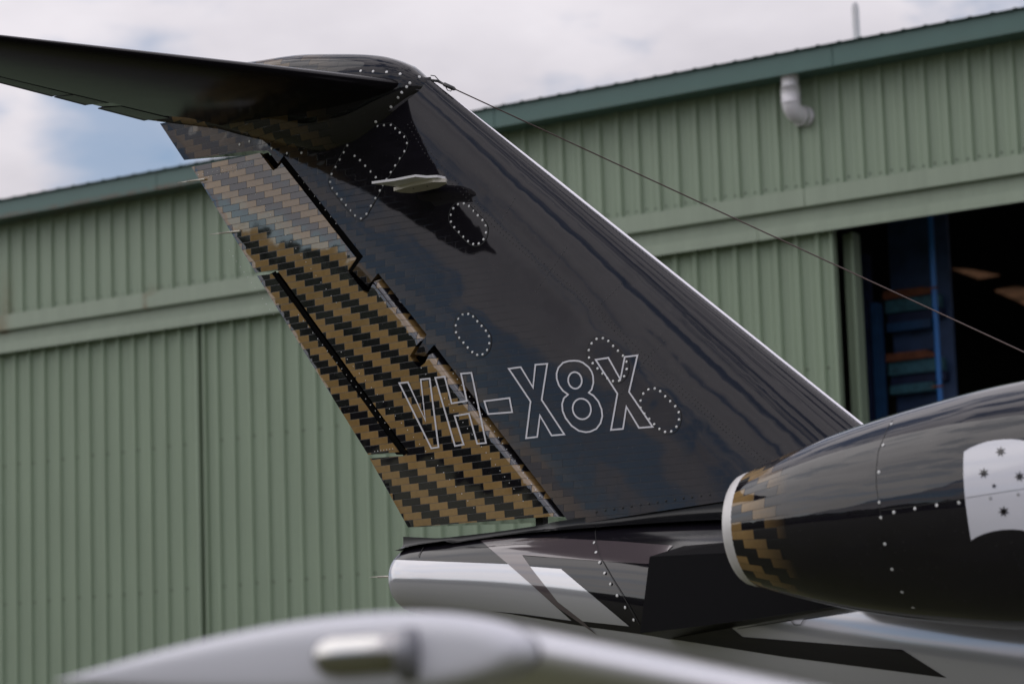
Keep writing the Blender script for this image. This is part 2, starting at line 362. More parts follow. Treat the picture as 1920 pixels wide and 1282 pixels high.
M['teal'] = material('faded_teal_steel', (.034, .115, .15), .6, var=.45, vscale=16)
M['rust'] = material('orange_rust', (.16, .052, .022), .8, var=.4, vscale=14)
M['backnavy'] = material('dark_blue_sheet', (.03, .06, .14), .55, var=.35, vscale=6)
M['navy'] = material('navy_steel', (.010, .018, .06), .6, var=.4, vscale=10)
M['grass'] = material('mown_grass', (.060, .063, .024), .9, var=.3, vscale=.6)
M['apron'] = material('asphalt', (.062, .060, .060), .85, var=.15, vscale=.8)
M['leaf'] = material('eucalypt_leaf', (.045, .062, .026), .7, var=.35, vscale=.5)
M['hillm'] = material('far_hill', (.06, .075, .07), .95, var=.25, vscale=.05)

# ------------------------------------------------------------------ ground and far setting (behind the camera; seen in the paint)
gd = MB(); gd.add([(-900, -900, 0), (900, -900, 0), (900, 900, 0), (-900, 900, 0)], [(0, 1, 2, 3)])
gd.obj('grass_field', M['grass'], kind='structure')
gd = MB(); gd.add([(-80, 5.5, .004), (60, 5.5, .004), (60, 40, .004), (-80, 40, .004)], [(0, 1, 2, 3)])
gd.obj('asphalt_apron', M['apron'], kind='structure')
def lumps(name, mat, spots, kind):
    base = []
    nu, nvv = 14, 9
    mb = MB()
    for (x, y, z, r, hz) in spots:
        ph = rng.uniform(0, 6, 6); rings = []
        for i in range(nvv+1):
            th = math.pi*i/nvv; ring = []
            for k in range(nu):
                a = 2*math.pi*k/nu
                q = 1 + .16*math.sin(3*a+ph[0]+2*th) + .14*math.sin(5*a+ph[1])*math.sin(4*th+ph[2]) + rng.uniform(-.09, .09)
                ring.append((x+r*q*math.sin(th)*math.cos(a), y+r*q*math.sin(th)*math.sin(a), max(.0, z+hz*q*math.cos(th))))
            rings.append(ring)
        mb.add(*loft(rings))
    return mb.obj(name, mat, kind=kind)
spots = []
for i in range(300):                                   # the wood along the far side of the field
    az = math.radians(rng.uniform(-20, 125))           # from -Y towards -X
    D = rng.uniform(90, 125); hgt = rng.uniform(7.2, 12.3)
    x, y = CAM[0]-D*math.sin(az), CAM[1]-D*math.cos(az)
    if y > -25: continue
    r = rng.uniform(2.6, 4.6)
    spots.append((x, y, hgt*.55, r, hgt*.45)); spots.append((x+rng.uniform(-2, 2), y+rng.uniform(-2, 2), hgt*.3, r*1.1, hgt*.32))
lumps('tree_belt', M['leaf'], spots, 'stuff')
hp = []
for i in range(121):
    az = math.radians(-40+180*i/120); D = 800
    hh = 26 + 12*math.sin(i*.23) + 7*math.sin(i*.61+1)
    hp.append((CAM[0]-D*math.sin(az), min(CAM[1]-D*math.cos(az), 700), hh))
mb = MB()
for i in range(120):
    a, b = hp[i], hp[i+1]; k = 1.35
    mb.add([(a[0]*.9, a[1]*.9, -1), (b[0]*.9, b[1]*.9, -1), b, a, (b[0]*k, b[1]*k, -1), (a[0]*k, a[1]*k, -1)], [(0, 1, 2, 3), (3, 2, 4, 5)])
mb.obj('far_hills', M['hillm'], smooth=True, kind='structure')

# ------------------------------------------------------------------ hangar
YH = 13.0
hangar = empty('hangar', (-9, YH, 0), 'pale green corrugated metal hangar with darker green roof fascia, behind the black tail fin', 'hangar')
PITCH_X = .2121
def rib_profile(x, pitch=PITCH_X, h=.033):
    # start-of-pan based profile over one pitch, x relative
    return [(x, 0), (x+.052, 0), (x+.056, .0035), (x+.064, .0035), (x+.068, 0), (x+.102, 0), (x+.106, .0035), (x+.114, .0035), (x+.118, 0), (x+pitch-.058, 0), (x+pitch-.046, h), (x+pitch-.012, h), (x+pitch, 0)]
def sheet_mesh(name, nrib, z0, z1, mat, horizontal=None):
    pts = []
    for k in range(nrib): pts += rib_profile(k*PITCH_X)[:-1]
    pts.append((nrib*PITCH_X, 0))
    V = [(p[0], -p[1], z0) for p in pts] + [(p[0], -p[1], z1) for p in pts]; n = len(pts)
    me = bpy.data.meshes.new(name); me.from_pydata(V, [], [(i, i+1, n+i+1, n+i) for i in range(n-1)]); me.materials.append(mat); me.update(); return me
def inst(name, me, loc, parent):
    o = bpy.data.objects.new(name, me); C.objects.link(o); o.parent = parent
    pl = parent.location if parent.type == 'EMPTY' else Vector((0, 0, 0)); 
    q = parent
    o.location = Vector(loc)-Vector(q.location) if q.type == 'EMPTY' else Vector(loc)
    return o
zt = float(onY(960, 441, YH)[2]); z_fl_t = 6.48; z_fl_b = 6.315; z_lo_t = 6.167; z_lo_b = 6.062
YF = YH-.30
zf_t = float(np.mean([onY(0, 379, YF)[2], onY(1917, 17, YF)[2]])); zf_b = float(np.mean([onY(0, 407.6, YF)[2], onY(1917, 62.3, YF)[2]]))
x_rib_up = onY(1156, 270, YH)[0]      # bright left flank of a rib on the upper wall
x_rib_dl = onY(51.5, 900, YH+.02)[0]
x_rib_dr = onY(530, 1030, YH+.02)[0]
FL = PITCH_X-.055                      # rib flank offset in the profile
wall_me = sheet_mesh('cladding_sheet', 4, z_fl_b+.05, zf_t+.02, M['wall'])
SW = 4*PITCH_X
k0 = x_rib_up-FL
for i in range(-24, 12):
    inst('cladding_sheet', wall_me, (k0+i*SW, YH, 0), hangar)
XL = k0-24*SW; XR = k0+12*SW
# flashing strip and door header, in lengths with visible joints
def strips(name, joints, y0, y1, za, zb, mat, lip=None):
    for a, b in zip(joints[:-1], joints[1:]):
        mb = MB().box((a+.004, y0, za), (b-.004, y1, zb))
        if lip: mb.box((a+.004, y1+.003, za+.001), (b-.004, YH+.05, za+.012))
        mb.obj(name, mat, hangar)
j1 = onY(1507, 380, YH-.1)[0]; j2 = onY(1421, 455, YH-.1)[0]; jf1 = onY(1562, 110, YF)[0]; jf2 = onY(295, 340, YF)[0]
strips('flashing', [XL, j1-12.4, j1, XR], YH-.085, YH-.077, z_fl_b, z_fl_t, M['trimg'], True)
strips('door_header', [XL, j2-13, j2, XR], YH-.095, YH-.083, z_lo_b, z_lo_t, M['trimg'])
MB().box((XL, YH-.02, z_lo_t-.06), (XR, YH+.04, z_fl_b+.06)).obj('track_cover', M['trimg'], hangar)
strips('fascia_board', [XL, jf2, (jf1+jf2)/2+.3, jf1, XR], YF-.012, YF, zf_b, zf_t, M['fascia'])
MB().box((XL, YF+.004, zf_b+.012), (XR, YH-.001, zf_b+.024)).obj('soffit', M['fascia'], hangar)
# roof: ribbed edge sheets that overhang the fascia, then the plain slope with two skylights
def roof_z(y): return zf_t+.012 + (y-YF)*.05
roof_me = bpy.data.meshes.new('roof_sheet'); pts = []
for k in range(4): pts += [(k*PITCH_X, 0), (k*PITCH_X+.150, 0), (k*PITCH_X+.163, .008), (k*PITCH_X+.190, .008), (k*PITCH_X+.203, 0)]
pts.append((SW, 0)); n = len(pts)
roof_me.from_pydata([(p[0], YF-.05, roof_z(YF-.05)+p[1]) for p in pts] + [(p[0], YH+2, roof_z(YH+2)+p[1]) for p in pts] + [(p[0], YF-.05, roof_z(YF-.05)+p[1]-.006) for p in pts],
                    [], [(i, i+1, n+i+1, n+i) for i in range(n-1)] + [(2*n+i, 2*n+i+1, i+1, i) for i in range(n-1)]); roof_me.materials.append(M['fascia']); roof_me.update()
for i in range(-24, 12): inst('roof_sheet', roof_me, (k0+i*SW, 0, 0), hangar)
def onroof(px, py):
    d = rays((px, py))[0]; t = (zf_t-.25 + (CAM[1]-YF)*.05 - CAM[2])/(d[2]-.05*d[1]); return CAM+d*t
sk = [[onroof(*p) for p in q] for q in ([(1784, 504), (1812, 504), (1876, 516), (1835, 523)], [(1864, 545), (1905, 537), (1990, 553), (1925, 572)])]
rp = [(XL, YH+.06), (XR, YH+.06), (XR, 62), (XL, 62)]
ex = [(float(p[0]), float(p[1])) for q in sk for p in q]
A = [Vector(p) for p in rp] + [Vector(p) for p in ex]
v, e, F, *_ = delaunay_2d_cdt(A, [(0, 1), (1, 2), (2, 3), (3, 0), (4, 5), (5, 6), (6, 7), (7, 4), (8, 9), (9, 10), (10, 11), (11, 8)], [], 1, 1e-7)
v = [tuple(q) for q in v]; cen = np.array([np.mean([v[i] for i in t], 0) for t in F]); bad = inside(cen, ex[:4]) | inside(cen, ex[4:])
rz2 = lambda y: zf_t-.25+(y-YF)*.05
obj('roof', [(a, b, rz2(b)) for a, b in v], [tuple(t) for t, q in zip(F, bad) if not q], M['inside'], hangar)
sky_m = bpy.data.materials.new('aged_fibreglass'); sky_m.use_nodes = True; _t = sky_m.node_tree; _t.nodes.remove(_t.nodes['Principled BSDF'])
tl = _t.nodes.new('ShaderNodeBsdfTranslucent'); _t.links.new(tl.outputs[0], _t.nodes['Material Output'].inputs[0])
_n = _t.nodes.new('ShaderNodeTexNoise'); _n.inputs['Scale'].default_value = 1.6; _n.inputs['Detail'].default_value = 9; _n.inputs['Roughness'].default_value = .8
_c = _t.nodes.new('ShaderNodeTexCoord'); _t.links.new(_c.outputs['Object'], _n.inputs['Vector'])
_r = _t.nodes.new('ShaderNodeValToRGB'); _t.links.new(_n.outputs['Fac'], _r.inputs[0]); _t.links.new(_r.outputs[0], tl.inputs[0])
_r.color_ramp.elements[0].position = .38; _r.color_ramp.elements[0].color = (.012, .008, .005, 1); _r.color_ramp.elements[1].position = .62; _r.color_ramp.elements[1].color = (.085, .045, .024, 1)
for q in sk: obj('skylight', [tuple(np.array((c[0], c[1], rz2(c[1])+.001))+1.04*(np.array((p[0], p[1], rz2(p[1])+.001))-np.array((c[0], c[1], rz2(c[1])+.001)))) for c in [np.mean(q, 0)] for p in q], [(0, 1, 2, 3)], sky_m, hangar)
# side and back walls, floor
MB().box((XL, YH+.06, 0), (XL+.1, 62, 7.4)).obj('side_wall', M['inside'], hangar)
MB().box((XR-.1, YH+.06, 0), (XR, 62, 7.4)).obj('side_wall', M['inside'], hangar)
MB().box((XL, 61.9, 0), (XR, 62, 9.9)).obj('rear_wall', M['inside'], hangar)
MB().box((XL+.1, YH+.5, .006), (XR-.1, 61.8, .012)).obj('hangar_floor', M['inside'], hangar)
# door leaves
x_gap = onY(382, 900, YH+.05)[0]; x_edge = onY(1566, 500, YH+.05)[0]
def leaf(xa, xb, xr, screws):
    fr = MB()
    for a, b in ((xa, xa+.028), (xb-.028, xb)): fr.box((a-xa, -.034, 0), (b-xa, .05, 6.10))
    fr.box((.029, .012, 5.9), (xb-xa-.029, .05, 6.0)).box((.029, .012, .1), (xb-xa-.029, .05, .2))
    lf = fr.obj('door_leaf', M['door']); lf.parent = hangar; lf.location = Vector((xa, YH+.05, 0))-hangar.location
    # sheets are aligned to the rib phase; end pieces are cut to the leaf
    st = xr-FL-.002; k = math.floor((xa-st)/PITCH_X); x = st+k*PITCH_X
    cuts = []; x += PITCH_X
    me4 = DOORMESH
    MBm = MB()
    def cut_piece(a, b):
        pts = []; q = st + math.floor((a-st)/PITCH_X)*PITCH_X
        while q < b: pts += rib_profile(q)[:-1]; q += PITCH_X
        pts += rib_profile(q)[:1]; hx = [p[0] for p in pts]; hz_ = [p[1] for p in pts]
        pts = [(a, float(np.interp(a, hx, hz_)))] + [p for p in pts if p[0] > a+1e-4 and p[0] < b-1e-4] + [(b, float(np.interp(b, hx, hz_)))]; n = len(pts)
        me = bpy.data.meshes.new('cladding_sheet'); me.from_pydata([(p[0]-a, -p[1], 0) for p in pts] + [(p[0]-a, -p[1], 6.10) for p in pts], [], [(i, i+1, n+i+1, n+i) for i in range(n-1)]); me.materials.append(M['door']); me.update()
        return me
    def put(me, xx):
        o = bpy.data.objects.new('cladding_sheet', me); C.objects.link(o); o.parent = lf; o.location = (xx-xa, 0, 0)
    put(cut_piece(xa+.03, x), xa+.03)
    while x+SW < xb-.03: put(me4, x); x += SW
    put(cut_piece(x, xb-.03), x)
    pts = []
    for zz in (4.85, 3.35, 1.85):
        q = st + math.ceil((xa+.05-st)/PITCH_X)*PITCH_X
        while q < xb-.05: pts.append((q+.012-xa, 0, zz+random.uniform(-.006, .006))); q += PITCH_X
    V, F = disc_field(pts, [(0, -1, 0)]*len(pts), .011, .005)
    o = obj('sheet_screws', V, F, M['seam'], kind='stuff'); o.parent = lf
    return lf
DOORMESH = sheet_mesh('cladding_sheet', 4, 0, 6.10, M['door'])
leaf(x_gap+.034, x_edge, x_rib_dr, True)
leaf(x_gap-7.3, x_gap-.034, x_rib_dl, True)
MB().box((x_gap-.3, YH+.16, 0), (x_gap+.3, YH+.18, 6.1)).obj('door_gap_shade', M['gap_shade'], hangar)  # added dark strip, stands for the shade between the door leaves
leaf(x_gap-14.62, x_gap-7.33, x_rib_dl, True)
MB().box((x_edge+8.6, YH+.05, 0), (XR, YH+.12, 6.1)).obj('end_wall', M['door'], hangar)
# screws along the bottom of the upper wall
pts = []
q = k0-24*SW
while q < XR: pts += [(q+.035, YH, z_fl_t+.06), (q+PITCH_X-.075, YH, z_fl_t+.05)]; q += PITCH_X
V, F = disc_field(pts, [(0, -1, 0)]*len(pts), .009, .005); obj('wall_screws', V, F, M['seam'], hangar, kind='stuff')
# green jamb post just inside the opening
xj = onY(1590, 600, YH+.3)[0]
MB().box((xj, YH+.28, 0), (xj+.13, YH+.36, 6.08)).box((xj+.10, YH+.22, 0), (xj+.13, YH+.279, 6.08)).obj('door_post', M['door'], hangar)
# white pvc elbow under the fascia
ypp = YH-.19; pa = onY(1481, 150, ypp); xp = pa[0]; zb = onY(1484, 232, ypp)[2]
r_p = .088; ce = zb+r_p+.11
vp = MB().tube([(xp, ypp, zf_b+.02), (xp, ypp, ce+.1)], r_p-.007, 22)
vp.tube([(xp, ypp, ce+.14), (xp, ypp, ce-.01)], r_p, 22)
arcp = [(xp+.03*(1-math.cos(t)), ypp+.11*(1-math.cos(t)), ce-.11*math.sin(t)) for t in np.linspace(0, math.pi/2, 10)]
vp.tube(arcp, r_p-.003, 22)
vp.tube([(arcp[-1][0]-.002, arcp[-1][1]-.006, arcp[-1][2]), (arcp[-1][0]+.02, YH-.002, arcp[-1][2])], r_p+.006, 22)
vpo = vp.obj('vent_pipe', M['pvc'], hangar, smooth=False)
for p in vpo.data.polygons: p.use_smooth = len(p.vertices) == 4
# white mast on the roof
pb = onY(1606, 66, YF+.3); pt = onY(1602, 4, YF+.3)
MB().tube([(pb[0], YF+.3, pb[2]-.05), (pb[0], YF+.3, pt[2]-.05)], .036, 12).tube([(pb[0], YF+.3, pt[2]-.09), (pb[0], YF+.3, pt[2]-.02), (pb[0], YF+.3, pt[2])], [.028, .028, .012], 12).obj('roof_mast', M['pvc'], hangar)

# blue rack inside the doorway
rk_y = 14.0
rx0 = onY(1614, 640, rk_y)[0]; rx1 = onY(1757, 560, rk_y)[0]
rack = empty('steel_rack', ((rx0+rx1)/2, rk_y, 0), 'blue steel rack with teal panels and rusty orange ledges, standing in the dark hangar doorway', 'rack')
MB().box((rx0, rk_y, .012), (rx0+.10, rk_y+.1, 6.02)).obj('post', M['navy'], rack)
MB().box((rx0+.125, rk_y-.02, .012), (rx0+.19, rk_y+.1, 5.55)).obj('post', M['blue'], rack)
MB().tube([(rx1, rk_y-.05, .012), (rx1, rk_y-.05, 6.3)], .026, 10).obj('post', material('bright_blue_pole', (.03, .17, .50), .4), rack)
zz = 5.50; k = 0
def zpx(px, py): return float(onY(px, py, rk_y+.3)[2])
levels = [zpx(1700, 548), zpx(1700, 665), zpx(1700, 782), zpx(1700, 899)]
for zl in levels:
    MB().add([(rx0+.19, rk_y+.12, zl), (rx1-.20, rk_y+.12, zl), (rx1-.04, rk_y+.12, zl-.075), (rx0+.19, rk_y+.12, zl-.075), (rx0+.19, rk_y+.30, zl+.02), (rx1-.20, rk_y+.30, zl+.02)], [(3, 2, 1, 0), (0, 1, 5, 4)]).obj('ledge', M['rust'], rack)
    MB().box((rx0+.19, rk_y+.16, zl-.20), (rx1-.05, rk_y+.24, zl-.08)).obj('panel', M['teal'], rack)
    MB().box((rx0+.19, rk_y+.2, zl-.29), (rx1-.05, rk_y+.3, zl-.205)).obj('beam', M['navy'], rack)
    MB().box((rx0+.19, rk_y+.17, zl-.375), (rx1-.16, rk_y+.26, zl-.295)).obj('panel', M['blue'] if zl == levels[0] else M['teal'], rack)
MB().box((rx0+.19, rk_y+.3, .012), (rx1, rk_y+.34, 6.6)).obj('back_sheet', M['backnavy'], rack)
for zc in (zpx(1755, 553), zpx(1760, 735)): MB().box((rx1-.06, rk_y-.085, zc-.008), (rx1+.04, rk_y-.06, zc+.008)).obj('clamp', M['rust'], rack)


# ------------------------------------------------------------------ the jet
jet = empty('business_jet', (2.5, 0, 0), 'glossy black and silver business jet with tan checkered rudder, parked before the green hangar', 'airplane')
# --- fin section: half thickness T over the side view (x forward, z up)
LEt, LEb = onY(808, 150, 0), onY(1615, 795, 0); TEt, TEb = onY(358, 313, 0), onY(765, 988, 0)
def xLE(z): return LEb[0] + (z-LEb[2])*(LEt[0]-LEb[0])/(LEt[2]-LEb[2])
def xTE(z): return TEb[0] + (z-TEb[2])*(TEt[0]-TEb[0])/(TEt[2]-TEb[2])
DENTS = []
def T(x, z):
    c = xLE(z)-xTE(z); s = np.clip((xLE(z)-x)/c, 0, 1)
    s0, sh, tm = .36, .672, .0560-.0175*(np.clip(z, 2.1, 4.4)-3.2)        # blunt nose, long gentle back, then the flat-sided wedge of the rudder
    t = np.where(s < s0, np.sqrt(np.maximum(1-np.abs((s0-s)/s0)**2.5, 0)), np.where(s < sh, 1-.15*((s-s0)/(sh-s0))**2, .85*(1-s)/(1-sh)))*tm*c
    for (dx, dz, r, a) in DENTS: t = t + a*np.exp(-((x-dx)**2+(z-dz)**2)/r**2)
    return np.maximum(t, .0025)
def f_fin(P): return -(P[:, 1] + T(P[:, 0], P[:, 2]))
def fin_xz(px):
    P = hit(px, f_fin, 9, 15); return P
for (px, py) in ((887, 627), (1140, 674), (1238, 769)):
    P = fin_xz([(px, py)])[0]; DENTS.append((P[0], P[2], .13, .0045)); DENTS.append((P[0], P[2], .075, -.0035))
def finn(P, side=-1):
    P = np.asarray(P, float); h = 1e-3; x, z = P[:, 0], P[:, 2]
    gx = (T(x+h, z)-T(x-h, z))/(2*h); gz = (T(x, z+h)-T(x, z-h))/(2*h)
    n = np.stack([-gx, side*np.ones_like(gx), -gz], 1); return n/np.linalg.norm(n, axis=1, keepdims=True)
def fin_solid(name, px, mat, parent, step=.03, nose=None, le=False):
    P = fin_xz(px); poly = [(p[0], p[2]) for p in P]
    ext = []
    if le:
        poly = [(xLE(q[1])-.0002, q[1]) if q[0] > xLE(q[1])-.04 else q for q in poly]
        for z in np.arange(2.2, 4.25, .013):
            for s in (.0008, .0022, .0045, .008, .013, .021, .032, .046, .065, .09, .12, .16, .2): ext.append((xLE(z)-s, z))
    if nose is not None:
        nls_ = []
        for R_, nz_ in nose:
            nl = [(p[0], p[2]) for p in fin_xz(nz_)]; nls_.append((R_, nl)); nls = subdiv(nl, step, False)
            for a, b in zip(nls[:-1], nls[1:]):
                d = np.array(b)-np.array(a); nn = np.array([-d[1], d[0]])/np.linalg.norm(d)
                for q in (.07, .18, .32, .5, .7, .9, 1.05): ext += [tuple(np.array(a)+nn*q*R_), tuple(np.array(a)-nn*q*R_)]
        def nsc(q):
            o = np.ones(len(q))
            for R_, nl in nls_:
                k = np.clip(segdist(q, nl, False)/R_, 0, 1); o = np.minimum(o, .35+.65*np.sqrt(np.maximum(1-(1-k)**2, 0)))
            return o
    v, F = fill(poly, step, ext)
    if not len(ext): pass
    x, z = v[:, 0], v[:, 1]; t = T(x, z); n = None
    Pf = np.stack([x, -t, z], 1); nf = finn(Pf)
    if nose is not None:
        Pf[:, 1] = -t*nsc(v)
        h = 1e-3
        def tt(xx, zz):
            return T(xx, zz)*nsc(np.stack([xx, zz], 1))
        gx = (tt(x+h, z)-tt(x-h, z))/(2*h); gz = (tt(x, z+h)-tt(x, z-h))/(2*h)
        nf = np.stack([-gx, -np.ones_like(gx), -gz], 1); nf /= np.linalg.norm(nf, axis=1, keepdims=True)
    Pb = Pf*np.array([1, -1, 1]); nb_ = nf*np.array([1, -1, 1]); m = len(v)
    V = np.vstack([Pf, Pb]); NN = np.vstack([nf, nb_])
    FF = [tuple(reversed(q)) for q in F] if True else F
    # orient: front faces must look to -Y
    def ori(q, V, s):
        a, b, c = V[q[0]], V[q[1]], V[q[2]]; return q if np.cross(b-a, c-a)[1]*s > 0 else tuple(reversed(q))
    faces = [ori(q, Pf, -1) for q in F] + [ori(tuple(i+m for i in q), V, 1) for q in F]
    # side walls on boundary edges
    cnt = {}
    for q in F:
        for a, b in ((q[0], q[1]), (q[1], q[2]), (q[2], q[0])): cnt.setdefault((min(a, b), max(a, b)), []).append((a, b))
    cen = v.mean(0); base = len(V); wv = []; wn = []; wf = []
    bnd = [k for k, l in cnt.items() if len(l) == 1]
    for a, b in bnd:
        tri = [q for q in F if a in q and b in q][0] if False else None
        d = v[b]-v[a]; nn = np.array([d[1], -d[0]])/max(np.linalg.norm(d), 1e-9); mid = (v[a]+v[b])/2
        if inside([tuple(mid+nn*.0008)], poly)[0]: nn = -nn
        i = base+len(wv); wv += [Pf[a], Pf[b], Pb[b], Pb[a]]; wn += [(nn[0], 0, nn[1])]*4; wf.append((i, i+1, i+2, i+3))
    V = np.vstack([V, wv]); NN = np.vstack([NN, wn]); faces += wf
    return obj(name, V, faces, mat, parent, normals=NN)
HL = [(1071, 984), (935, 806), (814, 646), (796, 668), (777, 664), (790, 645), (800, 627), (709, 512), (690, 537), (661, 508), (668, 499), (681, 481), (532, 292), (521, 307), (503, 283), (470, 283), (345, 300)]
HLr = [(1062, 968), (931, 808), (811, 651), (797, 680), (785, 690), (768, 668), (780, 648), (795, 630), (706, 517), (690, 550), (683, 548), (652, 508), (668, 484), (528, 306), (519, 316), (512, 320), (487, 287)]
fin = fin_solid('vertical_fin', [(806, 152), (1200, 463.5), (1615, 795), (1760, 911)] + [(1360, 939)] + HL + [(300, 232), (420, 206), (640, 150), (740, 140)], M['tile_fin'], jet, .026, le=True)
rud_px = [(359, 313), (440, 297)] + HLr[::-1] + [(1030, 968), (900, 978), (765, 988), (693, 859), (757, 854), (766, 849), (519, 505), (513, 506), (479, 511)]
rud = fin_solid('rudder', rud_px, M['tile'], jet, .026, nose=[(.048, [(1062, 968), (931, 808), (811, 651)]), (.045, [(795, 630), (706, 517)])])
tab = fin_solid('trim_tab', [(482, 517), (510, 513.5), (748, 847), (690, 852)], M['tile'], rud, .026)
# hinge spindle and stub post in the gap under the rudder
MB().box((.10, -.02, 2.225), (.135, .02, 2.31)).obj('hinge_post', M['matte_black'], rud)
# black fillers that stand for the shade in the rudder hinge and tab gaps
def core(name, px, k, parent):
    P = fin_xz(px); poly = [(p[0], p[2]) for p in P]; v, F = fill(poly, .03); t = T(v[:, 0], v[:, 1])*k; m = len(v)
    V = [(a, -q, b) for (a, b), q in zip(v, t)] + [(a, q, b) for (a, b), q in zip(v, t)]
    return obj(name, V, [tuple(reversed(q)) for q in F] + [tuple(i+m for i in q) for q in F], M['gap_shade'], parent)
core('hinge_gap_shade', [(1064, 974), (930, 800), (806, 640), (780, 658), (801, 622), (700, 500), (676, 530), (660, 503), (677, 484), (528, 285), (512, 312), (496, 284), (480, 290), (512, 326), (526, 312), (664, 500), (652, 512), (684, 552), (696, 540), (790, 640), (765, 672), (790, 694), (806, 676), (924, 814), (1050, 972)], .45, fin)
core('hinge_gap_shade', [(532, 290), (683, 481), (668, 500), (657, 511), (653, 508), (667, 486), (526, 308)], .955, fin)
core('tab_gap_shade', [(516, 508), (764, 852), (742, 852), (505, 514)], .85, rud)
le_pts = [(xLE(z)-.001, 0, z) for z in np.linspace(4.13, 2.32, 40)]
MB().tube(le_pts, [.0022+.005*min(1, i/9) for i in range(40)], 10).obj('leading_edge_strip', material('bare_edge_metal', (.78, .76, .80), .32, metal=.85), fin, smooth=True)
F9 = (9, 15)
def fpts(px, off=.0): P = hit(px, f_fin, *F9); n = finn(P); return P+n*off, n
def stroke(name, lines, w, f, nfun, t0, t1, off, mat, parent, closed=True, cut=None, kind=None):
    """flat band of pixel width w laid on a surface along each polyline"""
    V = []; F = []; NN = []
    for ln in lines:
        p = np.array(ln, float); n = len(p); I = []; O = []
        for i in range(n):
            a = p[(i-1) % n] if closed or i else p[i]; b = p[i]; c = p[(i+1) % n] if closed or i < n-1 else p[i]
            d1 = b-a; d2 = c-b
            d1 = d1/np.linalg.norm(d1) if np.linalg.norm(d1) > 0 else d2/np.linalg.norm(d2); d2 = d2/np.linalg.norm(d2) if np.linalg.norm(d2) > 0 else d1
            n1 = np.array([-d1[1], d1[0]]); n2 = np.array([-d2[1], d2[0]]); m = n1+n2; m = m/max(np.linalg.norm(m), 1e-6); k = min(2.6, 1/max(m@n1, .35))
            I.append(b+m*w/2*k); O.append(b-m*w/2*k)
        segs = range(n if closed else n-1)
        for i in segs:
            j = (i+1) % n; L_ = np.linalg.norm(p[j]-p[i]); q = max(1, int(L_/14))
            for s in range(q):
                a, b = s/q, (s+1)/q; mid = p[i]+(p[j]-p[i])*(a+b)/2
                if cut and inside([tuple(mid)], cut)[0]: continue
                k = len(V); V += [I[i]+(I[j]-I[i])*a, I[i]+(I[j]-I[i])*b, O[i]+(O[j]-O[i])*b, O[i]+(O[j]-O[i])*a]; F.append((k, k+1, k+2, k+3))
    P = hit(V, f, t0, t1); NN = nfun(P); P = P+NN*off
    FF = []
    for q in F:
        a, b, c = P[q[0]], P[q[1]], P[q[2]]
        FF.append(q if np.cross(b-a, c-a)@NN[q[0]] > 0 else tuple(reversed(q)))
    return obj(name, P, FF, mat, parent, normals=NN, kind=kind)
def Z(ox, oy, s, pts): return [(ox+x/s, oy+y/s) for x, y in pts]
def ell(cx, cy, rx, ry, tilt=0, n=28):
    return [(cx+rx*math.cos(a)*math.cos(tilt)-ry*math.sin(a)*math.sin(tilt), cy+rx*math.cos(a)*math.sin(tilt)+ry*math.sin(a)*math.cos(tilt)) for a in np.linspace(0, 2*math.pi, n, endpoint=False)]
gapcut = [(930, 809), (810, 652), (816, 648), (936, 806)]
LET = [
 ([Z(660, 700, 4, [(357,72),(422,65),(553,352),(518,45),(585,38),(652,552),(598,560)])], rud),
 ([[(816.8,708),(834.5,705.8),(847.5,756),(876,751.5),(865,700.5),(884.5,698.8),(912,830),(895.5,831.5),(880,775),(853,779.5),(870,833),(853.8,835.5)]], rud),
 ([[(908.8,752),(956,746),(961,772.5),(916,776)]], fin),
 ([Z(900, 560, 4, [(218,525),(308,513),(400,665),(418,495),(507,488),(465,758),(635,1017),(540,1025),(452,875),(432,1035),(348,1045),(382,770)])], fin),
 ([Z(900, 560, 4, [(712,465),(745,468),(775,480),(818,514),(840,548),(850,580),(853,630),(840,680),(818,704),(855,728),(890,770),(914,828),(920,880),(905,935),(875,975),(830,996),(795,1000),(745,990),(690,953),(645,895),(622,840),(618,790),(632,745),(663,718),(625,690),(595,650),(578,600),(577,560),(590,518),(625,480),(668,467)]),
   Z(900, 560, 4, ell(715, 612, 51, 62, -.12)), Z(900, 560, 4, ell(766, 826, 68, 78, -.25))], fin),
 ([Z(900, 560, 4, [(870,458),(965,443),(1055,605),(1088,437),(1183,425),(1120,698),(1297,960),(1195,968),(1100,810),(1075,975),(985,983),(1033,712)])], fin)]
for lines, par in LET:
    for i, ln in enumerate(lines):
        stroke('registration_letter' if i == 0 else 'counter_outline', [ln], 3.0, f_fin, finn, 9, 15, .0024, M['white_line'], par)
# --- oval access panels with their rings of screws
RING = [((1552+1594)/2-1628-21, 437-588)]
RING = [(x/4-407, y/4-147) for x, y in [(1552,440),(1594,435),(1630,454),(1662,490),(1694,524),(1727,560),(1750,602),(1752,654),(1735,705),(1701,737),(1661,741),(1624,720),(1590,686),(1558,650),(1526,613),(1502,572),(1501,520),(1519,471)]]
def panel(name, outline, screws, parent, r=.0057, plate=True, label=None):
    v, F = fill(outline, 7); P = hit(v, f_fin, *F9); n = finn(P)
    V = np.vstack([P+n*.0016]); NN = n
    o = obj(name, V, [tuple(reversed(t)) for t in F], M['tile_fin'], parent, normals=NN)
    if label: o['label'] = label
    stroke('panel_joint', [subdiv(outline, 5)], 1.5, f_fin, finn, 9, 15, .002, M['seam'], o)
    sp, sn = fpts(screws, .0016); V, F = disc_field(sp, sn, r); obj('screw_ring', V, F, M['screw'], o, kind='stuff')
    return o
